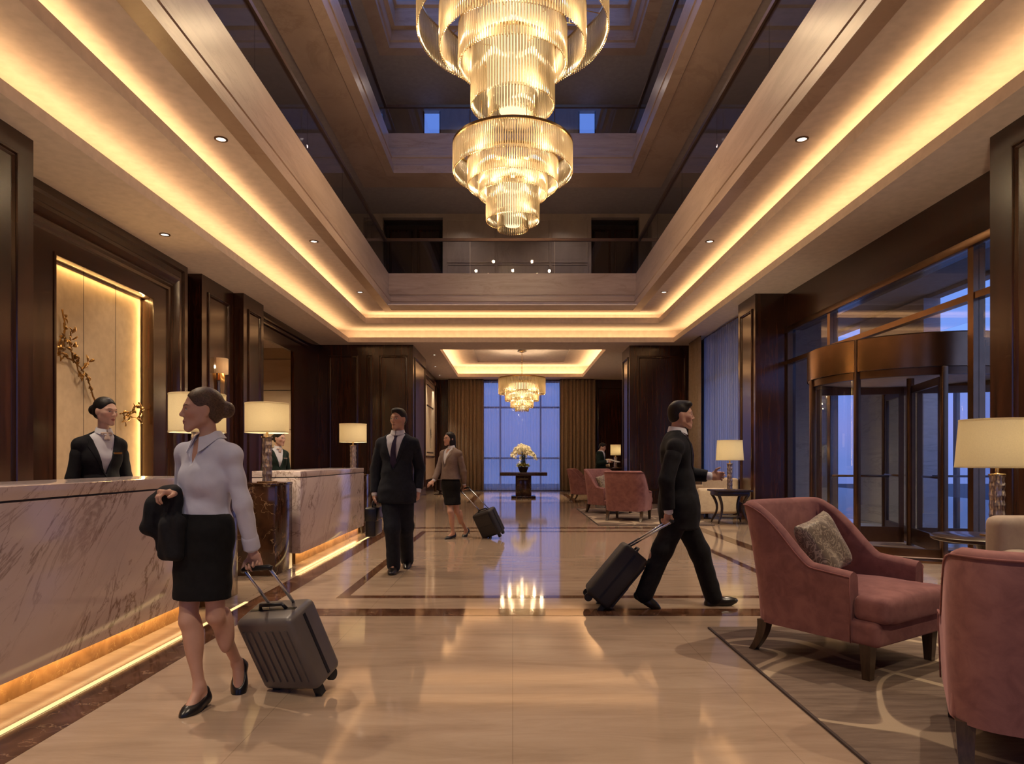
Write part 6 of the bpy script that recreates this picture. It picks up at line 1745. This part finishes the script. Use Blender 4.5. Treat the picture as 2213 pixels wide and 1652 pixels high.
suitcase('small dark suitcase towed by the woman in the taupe jacket', s3, Vector((-0.42, -0.12, 0.9)), Vector((0.9, -0.45, 0)), 0.36, 0.42, 0.22, P(1004, 1058, D3+.05), M['case_black'], shell=False)
# ================================================================ light
def area(name, loc, sx, sy, power, col, rot):
    l = bpy.data.lights.new(name, 'AREA'); l.shape = 'RECTANGLE'; l.size = sx; l.size_y = sy; l.energy = power; l.color = col
    o = bpy.data.objects.new(name, l); C.objects.link(o); o.location = loc; o.rotation_euler = rot
    return o
COVE = (1.0, 0.63, 0.28)
def cove(h, z, off, per_m, w=0.10):
    "LED tape lying in the trough behind the lip of opening h, shining up"
    x0, x1, y0, y1 = h
    U = (PI, 0, 0)
    area('cove_led', ((x0+x1)/2, y1+off, z), x1-x0, w, per_m*(x1-x0), COVE, U)
    area('cove_led', ((x0+x1)/2, y0-off, z), x1-x0, w, per_m*(x1-x0), COVE, U)
    area('cove_led', (x0-off, (y0+y1)/2, z), w, y1-y0, per_m*(y1-y0), COVE, U)
    area('cove_led', (x1+off, (y0+y1)/2, z), w, y1-y0, per_m*(y1-y0), COVE, U)
cove((-4.6, 4.5, 2.4, 18.76), SOF+0.06, 0.20, 3.8, 0.24)
cove((-3.97, 3.95, 3.1, 18.1), 4.95+0.05, 0.18, 3.6, 0.2)
cove((-2.17, 2.78, 20.0, 26.6), SOF+0.06, 0.17, 7.5, 0.2)
# LED strips round the niche, hidden behind its lining
NL = (1.0, 0.58, 0.20)
area('niche_led', (-5.80, (OY0+OY1)/2, OZ1-0.012), 0.03, OY1-OY0-0.1, 12, NL, (0, math.radians(-20), 0))
area('niche_led', (-5.80, OY1-0.012, (OZ0+OZ1)/2), 0.03, OZ1-OZ0-0.1, 26, NL, (math.radians(-90), 0, math.radians(20)))
area('niche_led', (-5.765, OY0+0.012, (OZ0+OZ1)/2), 0.04, OZ1-OZ0-0.1, 3, NL, (math.radians(90), 0, math.radians(-20)))
# under-counter LED lighting the plinth and floor band
for a, b in ((1.3, 5.5), (8.05, 11.35)):
    area('plinth_led', (-2.565, (a+b)/2, 0.13), 0.03, b-a, 2.0*(b-a), (1.0, 0.67, 0.30), (0, math.radians(18), 0))
# added fill spots without fixtures: upper galleries, passage, entrance canopy
def spot(name, loc, power, col, cone=140):
    l = bpy.data.lights.new(name, 'SPOT'); l.energy = power; l.color = col; l.spot_size = math.radians(cone); l.spot_blend = 0.7; l.shadow_soft_size = 0.04
    o = bpy.data.objects.new(name, l); C.objects.link(o); o.location = loc
for x in (-3.63, 3.60): spot('downlight_beam', (x, 4.6, 5.22), 36*13, (1.0, 0.80, 0.58), 100)   # the rows go on above the picture edge
for x in (-3.6, 0.0, 3.6): spot('downlight_beam', (x, 0.9, SOF-0.03), 27*13, (1.0, 0.80, 0.58), 100)  # added beams without fixtures, unseen overhead, to light the foreground
for z, pw in ((Z2-0.02, 70), (Z3-0.02, 55)):  # added lights, no fittings, lifting the dark galleries
    for x in (-5.0, 5.0):
        for y in (6.0, 11.0, 16.0): spot('gallery_fill', (x, y, z), pw, (1.0, 0.80, 0.66))
    for x in (-1.6, 1.6): spot('gallery_fill', (x, 19.6, z), pw, (1.0, 0.80, 0.66))
spot('passage_fill', (-7.2, 17.4, SOF-0.02), 320, (1.0, 0.74, 0.45))  # extra light added to brighten the passage wall
for y in (4.5, 7.5, 10.3): spot('canopy_fill', (6.6, y, 4.2), 110, (1.0, 0.86, 0.74))  # added to light the stone and driveway outside
# sky portals in the window openings (they only guide sampling)
def portal(loc, sx, sy, rot):
    o = area('sky_portal', loc, sx, sy, 1.0, (1, 1, 1), rot); o.data.cycles.is_portal = True
portal((0.37, YF+0.4, 2.3), 3.3, 4.5, (-PI/2, 0, 0))
for a, b in NWIN: portal(((a+b)/2, YN-0.3, 2.25), b-a, 3.9, (PI/2, 0, 0))
portal((0, 11.2, 13.6), 6.8, 13.8, (0, 0, 0))
portal((5.7, 16.5, 2.4), 4.3, 4.0, (0, PI/2, 0))
# world: blue hour sky
w = bpy.data.worlds.new('dusk_sky'); bpy.context.scene.world = w; w.use_nodes = True
nt = w.node_tree; nt.nodes.clear()
out = nt.nodes.new('ShaderNodeOutputWorld'); bg = nt.nodes.new('ShaderNodeBackground'); tc = nt.nodes.new('ShaderNodeTexCoord'); sx = nt.nodes.new('ShaderNodeSeparateXYZ')
nt.links.new(tc.outputs['Generated'], sx.inputs[0])
r = ramp(nt, sx.outputs['Z'], [(0.0, (0.10, 0.14, 0.36)), (0.04, (0.15, 0.165, 0.40)), (0.14, (0.10, 0.185, 0.50)), (0.4, (0.095, 0.19, 0.54)), (1.0, (0.16, 0.22, 0.50))])
nt.links.new(r.outputs['Color'], bg.inputs['Color']); bg.inputs['Strength'].default_value = 2.2
nt.links.new(bg.outputs[0], out.inputs[0])
# ================================================================ camera
cam = bpy.data.cameras.new('camera'); co = bpy.data.objects.new('camera', cam); C.objects.link(co)
co.location = (0, 0, EYE); co.rotation_euler = (PI/2, 0, 0)
cam.sensor_fit = 'HORIZONTAL'; cam.sensor_width = 36.0; cam.lens = F/2213*36
cam.shift_x = -(VX-1106.5)/2213; cam.shift_y = (VY-826)/2213
cam.clip_start = 0.05; cam.clip_end = 400
S = bpy.context.scene; S.camera = co
vs = S.view_settings; vs.view_transform = 'Standard'; vs.look = 'None'; vs.gamma = 1.0; vs.use_curve_mapping = False
vs.exposure = 0.0
S.cycles.max_bounces = 7; S.cycles.diffuse_bounces = 4; S.cycles.glossy_bounces = 4; S.cycles.transmission_bounces = 6; S.cycles.transparent_max_bounces = 24
S.cycles.caustics_reflective = False; S.cycles.caustics_refractive = False; S.cycles.sample_clamp_indirect = 4.0
S.cycles.use_denoising = True
